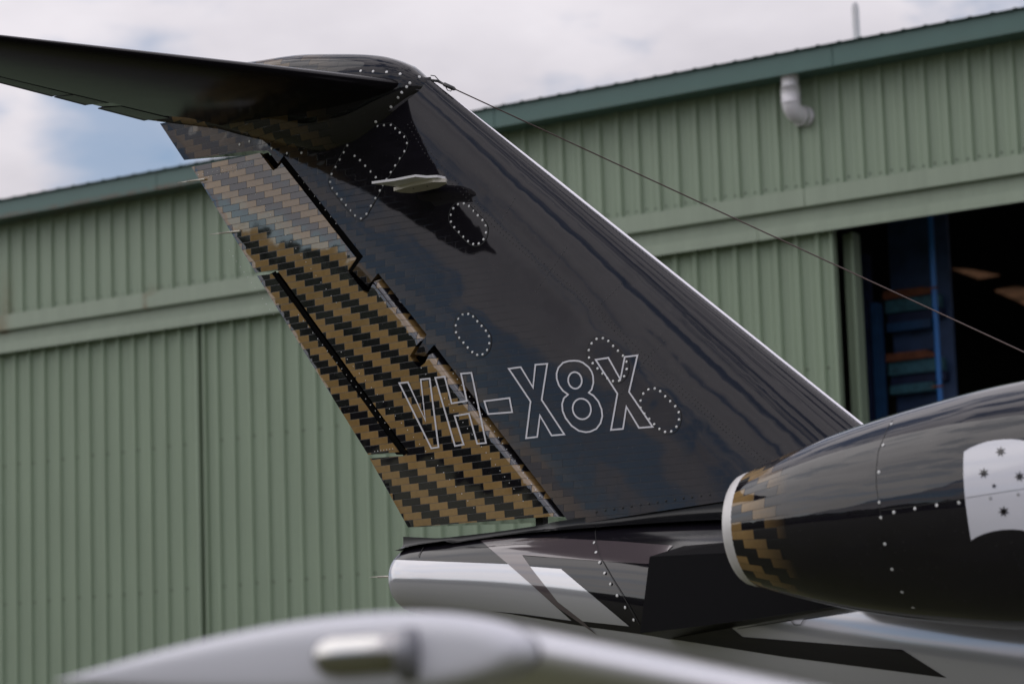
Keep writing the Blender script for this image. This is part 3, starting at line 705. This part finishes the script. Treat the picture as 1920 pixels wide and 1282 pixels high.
def smooth_closed(p, n=4):
    p = np.array(p, float); out = []
    for i in range(len(p)):
        a, b, c, d = p[i-1], p[i], p[(i+1) % len(p)], p[(i+2) % len(p)]
        for t in np.linspace(0, 1, n, endpoint=False): out.append(tuple(.5*((2*b)+(-a+c)*t+(2*a-5*b+4*c-d)*t*t+(-a+3*b-3*c+d)*t**3)))
    return out
for (cx, cy, sx, sy) in ((879, 420, 1.05, .99), (887, 627, 1, 1), (1140.5, 674.5, 1.13, 1.05), (1238, 769, 1.15, 1.06)):
    ring = [(cx+x*sx, cy+y*sy) for x, y in RING]; out = smooth_closed([(cx+x*sx*1.1, cy+y*sy*1.09) for x, y in RING], 3)
    panel('access_panel', out, ring, fin)
z2 = lambda p: Z(480, 60, 3.31, p)
big = z2([(838,578),(865,600),(893,626),(921,652),(937,692),(922,742),(893,786),(865,830),(838,872),(812,915),(790,950),(770,985),(743,1033),(715,1080),(688,1130),(653,1158),(616,1140),(588,1108),(560,1075),(532,1040),(504,1006),(475,970),(462,932),(471,883),(496,838),(521,793),(546,748),(568,705),(590,675),(613,638),(638,608),(676,597),(715,591),(755,586),(795,580)])
cb = np.mean(big, 0); panel('access_panel', [tuple(cb+(np.array(p)-cb)*1.045) for p in big], big, fin, .0056, label='large access panel under the stabilizer')
sp, sn = fpts(z2([(613,770),(647,797),(679,832),(712,867),(745,903)]), .0016); V, F = disc_field(sp, sn, .0056); obj('disc_row', V, F, M['screw'], fin, kind='stuff')  # short diagonal row of pale discs inside the large panel
row = [(1054,987-21+4)]
sp, sn = fpts(Z(700, 940, 3.2, [(1340,62),(1392,52),(1445,46),(1497,38),(1549,29),(1601,19),(1652,12),(1705,4),(1757,-4),(1810,-11),(1862,-20),(1914,-27),(1966,-35),(2018,-42)]), .0006); V, F = disc_field(sp, sn, .0052); obj('base_screws', V, F, M['seam'], fin, kind='stuff')
rv = []
for off in (-4, 4):
    base = np.array([(768, 232), (800, 285), (835, 325), (940, 433), (1030, 508), (1120, 583), (1200, 662), (1300, 752), (1440, 872)], float)
    for a, b in zip(base[:-1], base[1:]):
        d = (b-a)/np.linalg.norm(b-a); k = int(np.linalg.norm(b-a)/7.5)
        rv += [tuple(a+(b-a)*t/k+np.array([-d[1], d[0]])*off) for t in range(k)]
for a, b in (((1062, 465), (1000, 553)), ((1165, 532), (1122, 575)), ((1245, 640), (1215, 672)), ((965, 372), (935, 425)), ((1225, 655), (1120, 800))):
    k = int(math.hypot(b[0]-a[0], b[1]-a[1])/7.5); rv += [(a[0]+(b[0]-a[0])*t/k, a[1]+(b[1]-a[1])*t/k) for t in range(k)]
sp, sn = fpts(rv, .0004); V, F = disc_field(sp, sn, .0030, .0012, 6); obj('rivet_rows', V, F, M['screw_dim'], fin, kind='stuff')
rv = []
for a, b, sstep in (((392, 332), (452, 318), 7), ((372, 328), (480, 306), 9), ((560, 330), (640, 432), 16), ((470, 352), (640, 580), 15), ((560, 590), (740, 815), 14), ((640, 660), (900, 965), 17), ((790, 690), (990, 950), 14), ((703, 846), (742, 840), 5), ((430, 470), (520, 600), 12), ((850, 700), (1020, 940), 13)):
    k = int(math.hypot(b[0]-a[0], b[1]-a[1])/sstep); rv += [(a[0]+(b[0]-a[0])*t/k, a[1]+(b[1]-a[1])*t/k) for t in range(k)]
sp, sn = fpts(rv, .0004); V, F = disc_field(sp, sn, .0026, .0012, 6); obj('rivet_rows', V, F, M['screw'], rud, kind='stuff')
# two little louvres
for pts in ([(579,291),(590,288),(597,286),(593,291),(586,294)], [(593,309),(602,303),(611,302),(607,308),(600,311)]):
    v, F = fill(pts, 4); P = hit(v, f_fin, *F9); n = finn(P); obj('louvre', P+n*.002, [tuple(reversed(t)) for t in F], M['seam'], fin, normals=n)
# static wicks
def wick(a, b, y, parent):
    p, q = onY(*a, y), onY(*b, y); d = p+(q-p)*.35
    w_ = MB().tube([q, d], .0042, 8).tube([d, p], [.0022, .0012], 6).obj('static_wick', M['antbase'], parent, smooth=True)
wick((333, 343), (384, 336), -.012, rud); wick((392, 440), (450, 433), -.012, rud)

# --- root fairing and cap over the stabilizer
ux = [onY(*p, 0) for p in [(400,126),(490,117),(560,107),(640,104),(720,107),(770,122),(800,146)]]
lx = [onY(*p, -.125) for p in [(385,236),(430,249),(480,262),(530,275),(590,284),(640,270),(700,228),(745,186),(775,158)]]
zu = spline([p[0] for p in ux], [p[2] for p in ux]); zl = spline([p[0] for p in lx], [p[2] for p in lx])
tp = onY(258, 221, 0)
hy = spline([tp[0], -1.85, -1.6, -1.35, -1.1, -.9, -.65, -.5, -.42, -.372], [.003, .03, .075, .115, .135, .135, .115, .085, .05, .004])
rings = []; XS = np.concatenate([np.linspace(tp[0], -.6, 50), np.linspace(-.58, -.3735, 26)])
xs_u = [p[0] for p in ux]; 
def ztop(x): return float(zu(x)) if x > xs_u[0] else float(np.interp(x, [tp[0], xs_u[0]], [tp[2]+.004, float(zu(xs_u[0]))]))
def zbot(x):
    b = float(zl(x)) if x > lx[0][0] else float(np.interp(x, [tp[0], lx[0][0]], [tp[2]-.004, lx[0][2]]))
    return min(b, ztop(x)-.004)
for x in XS:
    a, b, h = ztop(x), zbot(x), float(hy(x)); ring = []
    for k in range(40):
        t = 2*math.pi*k/40; cs, sn_ = math.cos(t), math.sin(t); e = .62
        ring.append((x, h*math.copysign(abs(cs)**e, cs), (a+b)/2+(a-b)/2*math.copysign(abs(sn_)**.9, sn_)))
    rings.append(ring)
V, F = loft(rings, caps=True); capf = obj('stabilizer_fairing', V, F, M['tile_fairing'], jet, smooth=True)
hp_ = [onZ(*p, tp[2]) for p in [(258, 221), (286, 206.5), (390, 217), (335, 228)]]
obj('fairing_tail', [tuple(p) for p in hp_]+[(p[0], p[1], p[2]-.006) for p in hp_], [(0, 1, 2, 3), (7, 6, 5, 4)]+[(i, 4+i, 4+(i+1) % 4, (i+1) % 4) for i in range(4)], M['black'], capf)
def ray_on_mesh(px, o, off=0.):
    from mathutils.bvhtree import BVHTree
    me = o.data; bv = BVHTree.FromPolygons([v.co.copy() for v in me.vertices], [tuple(p.vertices) for p in me.polygons]); P = []; Q = []
    for d in rays(px):
        h = bv.ray_cast(Vector(CAM), Vector(d).normalized())
        if h[0] is None: continue
        n_ = np.array(h[1]); n_ = n_ if n_@d < 0 else -n_; P.append(np.array(h[0])+n_*off); Q.append(n_)
    return P, Q
wp = z2([(650,243),(727,246),(811,250),(895,262),(1014,280),(955,318),(935,342),(905,376),(882,408)]) + z2([(743,558),(838,466)])
P, Q = ray_on_mesh(wp, capf, .0006); V, F = disc_field(P, Q, .0066); obj('fairing_screws', V, F, M['screw'], capf, kind='stuff')
sp, sn = fpts(z2([(548,609),(465,678),(373,722),(283,751),(193,754),(98,723)]) + [(449.5,271),(468,265.5)], .001); V, F = disc_field(sp, sn, .0062); obj('fairing_screws', V, F, M['screw'], fin, kind='stuff')

# --- horizontal stabilizer and elevator, both sides
ZS = 4.208
def naca(s, t): return 5*t*(.2969*np.sqrt(s)-.126*s-.3516*s**2+.2843*s**3-.1036*s**4)
def sle(y): return -.472-.4495*(abs(y)-.05)
def ste(y): return -1.728-.010*abs(y)
ya, yb, yc = [-onZ(*p, ZS-.01)[1] for p in ((133, 177), (207, 190), (232, 196))]
def stab_half(sign):
    def sect(y, s, droop=0.):
        le, te = sle(y), ste(y); c = le-te; tip = max(math.sqrt(max(0, 1-max(0, (y-2.2)/.15)**2)) if y > 2.2 else 1., .08)
        up = [(le-q*c, sign*y, ZS+max(naca(q, .098)*c, .002)*tip-(q-.8)*c*droop) for q in s]; lo = [(le-q*c, sign*y, ZS-max(naca(q, .098)*c, .002)*tip-(q-.8)*c*droop) for q in s]
        return up, lo
    rings = []
    for y in np.linspace(.03, 2.35, 30):
        up, lo = sect(y, np.concatenate([.5*(1-np.cos(np.linspace(0, math.pi/2, 12))), np.linspace(.55, .86 if y > .27 else .80, 12)])); rings.append(up + lo[::-1][:-1])
    V, F = loft(rings, caps=True); st = obj('horizontal_stabilizer', V, F, M['stab_black'], jet, smooth=True)
    st.modifiers.new('edges', 'EDGE_SPLIT').split_angle = math.radians(50)
    for k, (a, b) in enumerate(((.30, yc), (yb, ya-.008), (ya+.008, 2.33))):
        er = []
        for y in np.linspace(a, b, 8):
            e1, e2 = sect(y, np.linspace(.872, 1, 7), math.tan(math.radians(1.2))); er.append(e1+e2[::-1])
        V, F = loft(er, caps=True); el = obj('elevator', V, F, M['stab_black'], st)
    er = []
    for y in np.linspace(yc+.006, yb-.006, 3):
        e1, e2 = sect(y, np.linspace(.85, .97, 7)); er.append(e1+e2[::-1])
    V, F = loft(er, caps=True); obj('hinge_arm', V, F, M['black'], st)
    return st
stab_half(-1); stab_half(1)

# --- fuselage
fx = [-.630, -.623, -.602, -.545, -.3, 0, .5, 1, 2, 3, 4, 6, 8, 9, 10, 11, 11.4]
f_zc = spline(fx, [2.09, 2.09, 2.089, 2.085, 2.062, 2.03, 1.955, 1.865, 1.66, 1.50, 1.42, 1.42, 1.40, 1.34, 1.2, 1.08, 1.05])
f_rz = spline(fx, [.004, .055, .10, .135, .175, .225, .305, .39, .565, .69, .75, .76, .74, .66, .46, .18, .02])
f_ry = spline(fx, [.004, .05, .09, .12, .165, .22, .32, .43, .60, .70, .735, .74, .72, .64, .46, .2, .02])
def f_fus(P):
    x = P[:, 0]; q = np.sqrt((P[:, 1]/f_ry(x))**2 + ((P[:, 2]-f_zc(x))/f_rz(x))**2)
    v = (q-1)*np.minimum(f_ry(x), f_rz(x)); return np.where(x < fx[0], np.maximum(v, fx[0]-x), v)
rings = []
XS = np.concatenate([[-.630, -.6285, -.626, -.623, -.619, -.613, -.605, -.595, -.58, -.56], np.linspace(-.54, 4, 90), np.linspace(4.2, 11.4, 40)])
for x in XS:
    rings.append([(x, float(f_ry(x))*math.cos(t), float(f_zc(x))+float(f_rz(x))*math.sin(t)) for t in np.linspace(0, 2*math.pi, 72, endpoint=False)])
V, F = loft(rings, caps=True)
za = hit([(745, 1049), (953, 1057)], f_fus, 8, 15)
# silver with a black upper half: the split is a plane of paint through the whole body
mf = bpy.data.materials.new('two_tone_paint'); mf.use_nodes = True; _t = mf.node_tree; _b = _t.nodes['Principled BSDF']
_c = _t.nodes.new('ShaderNodeTexCoord'); _x = _t.nodes.new('ShaderNodeSeparateXYZ'); _t.links.new(_c.outputs['Object'], _x.inputs[0])
sl = (za[1][2]-za[0][2])/(za[1][0]-za[0][0])
_m = _t.nodes.new('ShaderNodeMath'); _m.operation = 'MULTIPLY_ADD'; _t.links.new(_x.outputs[0], _m.inputs[0]); _m.inputs[1].default_value = -sl; _t.links.new(_x.outputs[2], _m.inputs[2])
_g = _t.nodes.new('ShaderNodeMath'); _g.operation = 'GREATER_THAN'; _t.links.new(_m.outputs[0], _g.inputs[0]); _g.inputs[1].default_value = float(za[0][2]-sl*za[0][0])
_k = _t.nodes.new('ShaderNodeMix'); _k.data_type = 'RGBA'; _t.links.new(_g.outputs[0], _k.inputs[0]); _k.inputs[6].default_value = (.50, .50, .53, 1); _k.inputs[7].default_value = (.0085, .0075, .0105, 1); _t.links.new(_k.outputs[2], _b.inputs['Base Color'])
_v = _t.nodes.new('ShaderNodeMath'); _v.operation = 'MULTIPLY'; _v.inputs[1].default_value = -.45; _t.links.new(_g.outputs[0], _v.inputs[0])
_w = _t.nodes.new('ShaderNodeMath'); _w.operation = 'ADD'; _w.inputs[1].default_value = .45; _t.links.new(_v.outputs[0], _w.inputs[0]); _t.links.new(_w.outputs[0], _b.inputs['Metallic'])
_b.inputs['Roughness'].default_value = .12; _b.inputs['Coat Weight'].default_value = 0; _b.inputs['Coat Roughness'].default_value = .03
fus = obj('fuselage', V, F, mf, jet, normals=grad(f_fus, np.array([p for r in rings for p in r])))
D1 = [(922,1145),(953,1149.5),(1100,1174),(1202,1188),(1467,1230),(1775,1270),(1691.6,1217),(1392.6,1193),(1362.7,1168.7),(1450,1152),(1604,1131),(1640,1110),(1640,1050),(1400,1030),(1150,1030),(1000,1050),(953,1056),(1072,1160),(1030,1157),(980,1152)]
D1 = [(953,1056),(1000,1046),(1150,1036),(1400,1036),(1640,1056),(1640,1115),(1604,1131),(1450,1152),(1362.7,1168.7),(1392.6,1193),(1691.6,1217),(1775,1270),(1467,1230),(1202,1188),(1100,1174),(953,1149.5),(922,1145),(980,1150.5),(1072,1163)]
decal('black_stripe', D1, f_fus, 8, 15, .0012, M['black'], fus, 12)
decal('taupe_stripe', [(900,1012.5),(960,1009.5),(1045,1009.5),(1160,1015),(1272,1024),(1300,1040),(1212,1057),(1090,1049),(980,1040.6),(1047,1138),(1094,1178),(1121,1190),(1047,1138.5),(953,1057)] if False else [(900,1012.5),(960,1009.5),(1045,1009.5),(1160,1015),(1262,1023),(1228,1056),(1212,1057),(1090,1049),(980,1040.6),(995,1062),(1047,1128),(1094,1164),(1121,1190),(1047,1139),(953,1057)], f_fus, 8, 15, .0026, M['taupe'], fus, 10)
decal('silver_stripe', [(995,1062),(1053,1066.6),(1181,1173),(1094,1163.5),(1047,1127.5)], f_fus, 8, 15, .0038, M['silver'], fus, 9)
gf = lambda P: grad(f_fus, P)
stroke('panel_joint', [[(1119,985),(1117,1000),(1119,1018),(1127,1045),(1150,1085),(1175,1125),(1200,1170)]], 1.3, f_fus, gf, 8, 15, .005, M['seam'], fus, closed=False)
stroke('panel_joint', [Z(1100, 1000, 2.341, [(665,417),(898,380),(915,400),(942,400),(957,375),(1262,328)])], 1.2, f_fus, gf, 8, 15, .005, M['seam'], fus, closed=False)
stroke('panel_joint', [[(795,1027),(785,1044)]], 1.3, f_fus, gf, 8, 15, .005, M['seam'], fus, closed=False)
sp = hit(Z(700, 940, 3.2, [(1328,250),(1340,307),(1362,367),(1392,430),(1427,495),(1468,564),(1516,634),(1567,708)]), f_fus, 8, 15); V, F = disc_field(sp+gf(sp)*.005, gf(sp), .0064); obj('joint_screws', V, F, M['screw'], fus, kind='stuff')
wick((693, 1081.5), (736, 1080), 0, fus)
# dorsal fairing that carries the fin, ending in a thin black beak under the rudder
ds_x = [-.585, -.5, -.33, -.1, .12, .26, .6, 1.0, 1.5, 2.2]
dz_t = spline(ds_x, [2.272, 2.262, 2.246, 2.247, 2.252, 2.258, 2.275, 2.30, 2.30, 2.24]); dz_h = spline(ds_x, [.004, .02, .05, .08, .11, .125, .16, .17, .15, .05])
rings = []
for x in np.linspace(-.58, 2.15, 60):
    t = float(dz_t(x)); h = max(min(float(T(np.array(x), np.array(2.28)))+.002, .16), .004) if x > .24 else float(dz_h(x)); ring = []
    zb_ = float(f_zc(x))+float(f_rz(x))*.86 if x > -.3 else min(t-.012, float(f_zc(max(x, -.56)))+float(f_rz(max(x, -.56)))*.95)
    wb = float(f_ry(max(x, -.56)))*.62
    for q in np.linspace(0, 1, 12): ring.append((x, -(h+(wb-h)*q**5), t+(zb_-t)*q**.9))
    rings.append([(p[0], -p[1], p[2]) for p in ring[::-1]] + ring)
V, F = loft(rings, caps=True); dfr = obj('dorsal_fairing', V, F, material('black_fairing_paint', (.009, .009, .010), .2, spec=.3), fus, smooth=True)
dfr.modifiers.new('edges', 'EDGE_SPLIT').split_angle = math.radians(40)

# --- engine nacelle on its pylon
NY, NZ = -.95, 2.08
n_r = spline([1.60, 1.625, 1.70, 1.80, 2.02, 2.3, 2.65, 3.0, 3.4, 3.75, 3.95, 4.02, 4.04], [.193, .201, .225, .255, .312, .365, .412, .432, .432, .405, .365, .34, .325])
def nacelle(sy):
    y0 = NY*sy
    XS = np.concatenate([np.linspace(1.64, 3.6, 70), np.linspace(3.63, 4.04, 20)])
    rings = [[(x, y0-sy*float(n_r(x))*math.cos(t), NZ+float(n_r(x))*math.sin(t)) for t in np.linspace(0, 2*math.pi, 80, endpoint=False)] for x in XS]
    for x, r in ((4.035, .315), (3.9, .29), (3.5, .27)): rings.append([(x, y0-sy*r*math.cos(t), NZ+r*math.sin(t)) for t in np.linspace(0, 2*math.pi, 80, endpoint=False)])
    V, F = loft(rings); fs = [q if sy < 0 else tuple(reversed(q)) for q in F]
    nc = obj('engine_nacelle', V, fs, M['tile_nac'], jet, smooth=True)
    # bright exhaust lip: a ring with thickness, then the dark duct
    rr = [(1.645, .2075), (1.625, .2025), (1.606, .1965), (1.600, .192), (1.603, .187), (1.64, .183)]
    V, F = loft([[(x, y0-sy*r*math.cos(t), NZ+r*math.sin(t)) for t in np.linspace(0, 2*math.pi, 64, endpoint=False)] for x, r in rr]); obj('exhaust_lip', V, F, material('heat_dulled_lip', (.62, .60, .59), .42, metal=.15, var=.12, vscale=9), nc, smooth=True)
    V, F = loft([[(x, y0-sy*r*math.cos(t), NZ+r*math.sin(t)) for t in np.linspace(0, 2*math.pi, 48, endpoint=False)] for x, r in ((1.64, .183), (2.0, .2), (2.3, .2), (2.31, .01))]); obj('exhaust_duct', V, F, M['matte_black'], nc, smooth=True)
    return nc
def f_nac(P): return np.sqrt((P[:, 1]-NY)**2+(P[:, 2]-NZ)**2) - n_r(P[:, 0]) + np.where(P[:, 0] < 1.6, 1.0, 0)
nac = nacelle(1.); nacelle(-1.)
gn = lambda P: grad(f_nac, P)
sp = hit(Z(1320, 700, 3.2, [(1125,303),(1075,430),(1050,592),(1052,773),(1062,865),(1086,1022),(1129,1173),(1140,832),(1266,810),(1397,790),(1530,775)])+[(1691.6,1109),(1712,1138)], f_nac, 6, 12)
V, F = disc_field(sp+gn(sp)*.0008, gn(sp), .0060); obj('cowl_screws', V, F, M['screw'], nac, kind='stuff')
stroke('panel_joint', [Z(1320, 700, 3.2, [(1062,865),(1050,775),(1035,690),(1032,590),(1045,470),(1100,330),(1160,240)])], 1.0, f_nac, gn, 6, 12, .001, M['seam'], nac, closed=False)
stroke('panel_joint', [Z(1320, 700, 3.2, [(1062,820),(1266,795),(1560,748)])], 1.4, f_nac, gn, 6, 12, .001, M['seam'], nac, closed=False)
flag = Z(1320, 700, 3.2, [(1560,470),(1600,446),(1650,425),(1700,409),(1750,401),(1800,396),(1850,395),(1900,400),(1960,412),(2040,432),(2140,450),(2260,452),(2360,440),(2380,600),(2390,780),(2400,960),(2300,985),(2180,990),(2060,968),(1960,948),(1900,937),(1850,933),(1780,937),(1730,946),(1680,960),(1640,978),(1603,1000),(1590,920),(1580,850),(1570,780),(1562,690),(1557,600),(1557,530)])
fl = decal('painted_flag', flag, f_nac, 6, 12, .0012, material('flag_silver_white', (.60, .60, .64), .14, coat=.6), nac, 12)
fl['label'] = 'pale flag with black stars'
def star(cx, cy, R, k=7, rot=0.):
    return [(cx+(R if i % 2 == 0 else R*.40)*math.sin(rot+math.pi*i/k), cy-(R if i % 2 == 0 else R*.40)*math.cos(rot+math.pi*i/k)) for i in range(2*k)]
for cx, cy, R, k in ((1782,470,34,7),(1680,598,34,7),(1895,618,34,7),(1742,675,17,5),(1800,827,36,7)):
    decal('star', Z(1320, 700, 3.2, star(cx, cy, R, k, .06)), f_nac, 6, 12, .0026, M['black'], fl, 6)
stroke('panel_joint', [Z(1320, 700, 3.2, [(1560,748),(1720,722),(1920,692),(2300,640)])], 1.2, f_nac, gn, 6, 12, .0022, material('faint_joint', (.2, .2, .22), .5), fl, closed=False)
sp = hit(Z(1320, 700, 3.2, [(1720,747),(1886,725)]), f_nac, 6, 12); V, F = disc_field(sp+gn(sp)*.002, gn(sp), .0066); obj('cowl_screws', V, F, material('flag_screw', (.38, .38, .40), .4), fl, kind='stuff')
for sy in (-1, 1):
    A = onY(1218, 1043, -.6); B = onY(1375, 1035, -.6); Cc = onY(1200, 1187, -.6); Dd = onY(1610, 1130, -.6); E_ = onY(1370, 1166, -.6)
    Y0, Y1 = -.60*-sy*-1 if False else sy*.60, sy*.22
    o_top = [(A[0], A[2]), (B[0], B[2]), (3.3, 2.06)]; o_bot = [(Cc[0], Cc[2]), (E_[0], E_[2]), (Dd[0], Dd[2]), (3.3, 1.87)]
    out = o_top + o_bot[::-1]; zi = onY(1292, 1014, -.25)[2]; xi = onY(1292, 1014, -.25)[0]; inn = [(max(p[0], xi-.02) if i < 3 else p[0], (zi+.004*i if i < 3 else p[1]-.03)) for i, p in enumerate(out)]
    V, F = loft([[(p[0], Y0, p[1]) for p in out], [(p[0], Y1, p[1]) for p in inn]], caps=True)
    V2 = [(p[0], sy*.80, p[1]*.5+1.98*.5) for p in out if p[0] > 1.7]
    pyl = obj('engine_pylon', V, F, M['pylon'], jet)
    MB().box((1.95, min(sy*.58, sy*.8), 1.93), (3.2, max(sy*.58, sy*.8), 2.04)).obj('pylon_stub', M['pylon'], pyl)

# --- blade antenna on the fin
zA = 3.735
top = [onZ(*p, zA) for p in [(697,343),(740,337.5),(779,330),(800,332),(820,331),(835,334),(838.5,339),(812,349),(780,352),(740,348)]]
n = len(top); V = [(p[0], p[1], zA+.006) for p in top] + [(p[0], p[1], zA-.004) for p in top]
F = [tuple(range(n)), tuple(reversed(range(n, 2*n)))] + [(i, n+i, n+(i+1) % n, (i+1) % n) for i in range(n)]
ant = obj('blade_antenna', V, F, M['offwhite'], fin)
ft = [onZ(*p, zA-.012) for p in [(738,355),(770,346),(812,338),(836,338),(838,341),(822,349),(800,354),(772,359),(752,358)]]; n = len(ft)
V = [(p[0], p[1], zA-.0045) for p in ft] + [(p[0], p[1], zA-.02) for p in ft]
F = [tuple(range(n)), tuple(reversed(range(n, 2*n)))] + [(i, n+i, n+(i+1) % n, (i+1) % n) for i in range(n)]
foot = obj('antenna_foot', V, F, M['antbase'], ant)
fm_ = np.mean(V[n:], 0); V, F = disc_field([(p[0], p[1], zA-.0202) for p in (onZ(775, 353, zA-.02), onZ(801, 349, zA-.02))], [(0, 0, -1)]*2, .0045, .002); obj('antenna_bolts', V, F, M['seam'], foot, kind='stuff')

# --- wire aerial from the fin tip to the cabin roof
a = onY(804, 145, 0); b = onY(1920, 660, 0); dd = b-a; e = a+dd*1.42
wire = MB().tube([a+dd*.05, e], .0027, 8).obj('aerial_wire', M['wire'], jet, smooth=True)
def al(t): return a+dd*t
MB().tube([al(.016), al(.028), al(.030), al(.048), al(.051)], [.005, .005, .009, .009, .005], 8).tube([al(0)-np.array([.01, 0, .01]), al(.016)], .006, 8).obj('tension_fitting', M['matte_black'], wire, smooth=True)
MB().tube([al(.004)+np.array([0, 0, .012]), al(.012)+np.array([0, 0, .018]), al(.02)+np.array([0, 0, .006]), al(.03)+np.array([0, 0, .002])], .0022, 6).tube([al(.03), al(.036)-np.array([0, 0, .02]), al(.042)-np.array([0, 0, .018]), al(.046)], .002, 6).obj('safety_loop', M['matte_black'], wire)

# --- wing: the near tip runs across the foreground
def wing(sy):
    s_all = (1-np.cos(np.linspace(0, math.pi, 46)))/2; th = .138
    def pt(q, y, up, k=1., off=0.):
        t = 6.5-min(y, 6.5); c = .88+1.05*t/6.2; le = 4.295+.05*t; zc = 1.390-.098*t
        h = naca(q, th)*c; z = (h+.012*c*math.sin(math.pi*q)+.0015) if up else -(h*.82+.0015)
        return (le-off-q*(c-off*1.2), sy*y, zc+z*k)
    def skin(name, secs, s, mat, parent):
        """closed ring round the nose for s[0]=0, otherwise an open upper and lower skin"""
        if s[0] == 0: rings = [[pt(q, y, True, k, o) for q in s[::-1]] + [pt(q, y, False, k, o) for q in s[1:]] for y, k, o in secs]; V, F = loft(rings, close=False)
        else:
            r1 = [[pt(q, y, True, k, o) for q in s[::-1]] for y, k, o in secs]; r2 = [[pt(q, y, False, k, o) for q in s] for y, k, o in secs]
            V, F = loft([a_+b_ for a_, b_ in zip(r1, r2)], close=True)
        if sy > 0: F = [tuple(reversed(q)) for q in F]
        ob = obj(name, V, F, mat, parent, smooth=True); ob.modifiers.new('edges', 'EDGE_SPLIT').split_angle = math.radians(55); return ob
    main = [(y, 1., 0.) for y in np.linspace(6.49, .3, 26)]
    wgo = skin('wing', main, s_all[s_all > .10], M['white'], jet)
    nose = np.concatenate([[0], np.linspace(.02, 1, 22)**2*.112])
    skin('leading_edge', main, nose, M['metal_le'], wgo)
    tip = [(6.5+.04*math.sin(q), max(math.cos(q)**.42, .02), (1-math.cos(q))*.04) for q in np.linspace(math.pi/2, 0, 16)]
    rings = [[pt(q, y, True, k, o) for q in s_all] + [pt(q, y, False, k, o) for q in s_all[::-1][1:-1]] for y, k, o in tip]
    V, F = loft(rings, caps=True)
    if sy > 0: F = [tuple(reversed(q)) for q in F]
    obj('wing_tip', V, F, M['tip'], wgo, smooth=True).modifiers.new('edges', 'EDGE_SPLIT').split_angle = math.radians(60)
    return wgo
wg = wing(-1); wing(1)
# the joint where the tip cap meets the wing skin, then the lamp let into the tip
def capsule(cx, cy, cz, L_, R, dy, n=20, m=13):
    rings = []
    for i in range(m+1):
        u = -1+2*i/m; x = cx+L_*u; rr = (1-abs(u)**5)**.5 if abs(u) < 1 else .02; rr = max(rr, .03)
        rings.append([(x, cy+dy*rr*math.cos(t), cz+R*rr*math.sin(t)) for t in np.linspace(0, 2*math.pi, n, endpoint=False)])
    return loft(rings, caps=True)
V, F = capsule(4.018, -6.535, 1.400, .088, .033, .034); lamp = obj('tip_lamp', V, F, M['chrome'], wg, smooth=True)
V, F = capsule(4.10, -6.532, 1.396, .022, .040, .030); obj('lamp_end_cap', V, F, material('lamp_cap_grey', (.22, .22, .24), .35, metal=.6), wg, smooth=True)
# landing gear (below the frame)
for (x, y, rw) in ((4.3, -1.7, .27), (4.3, 1.7, .27), (10.2, 0, .2)):
    g = MB().tube([(x, y, rw), (x, y, 1.0)], .045, 10).tube([(x, y-.09, rw), (x, y+.09, rw)], .03, 10).obj('landing_gear_leg', M['white'], jet)
    V, F = loft([[(x+q*math.cos(t), y+yy, rw+q*math.sin(t)) for t in np.linspace(0, 2*math.pi, 32, endpoint=False)] for q, yy in ((.06, -.07), (rw-.05, -.08), (rw, -.05), (rw, .05), (rw-.05, .08), (.06, .07))], caps=True); obj('wheel', V, F, M['rubber'], g)
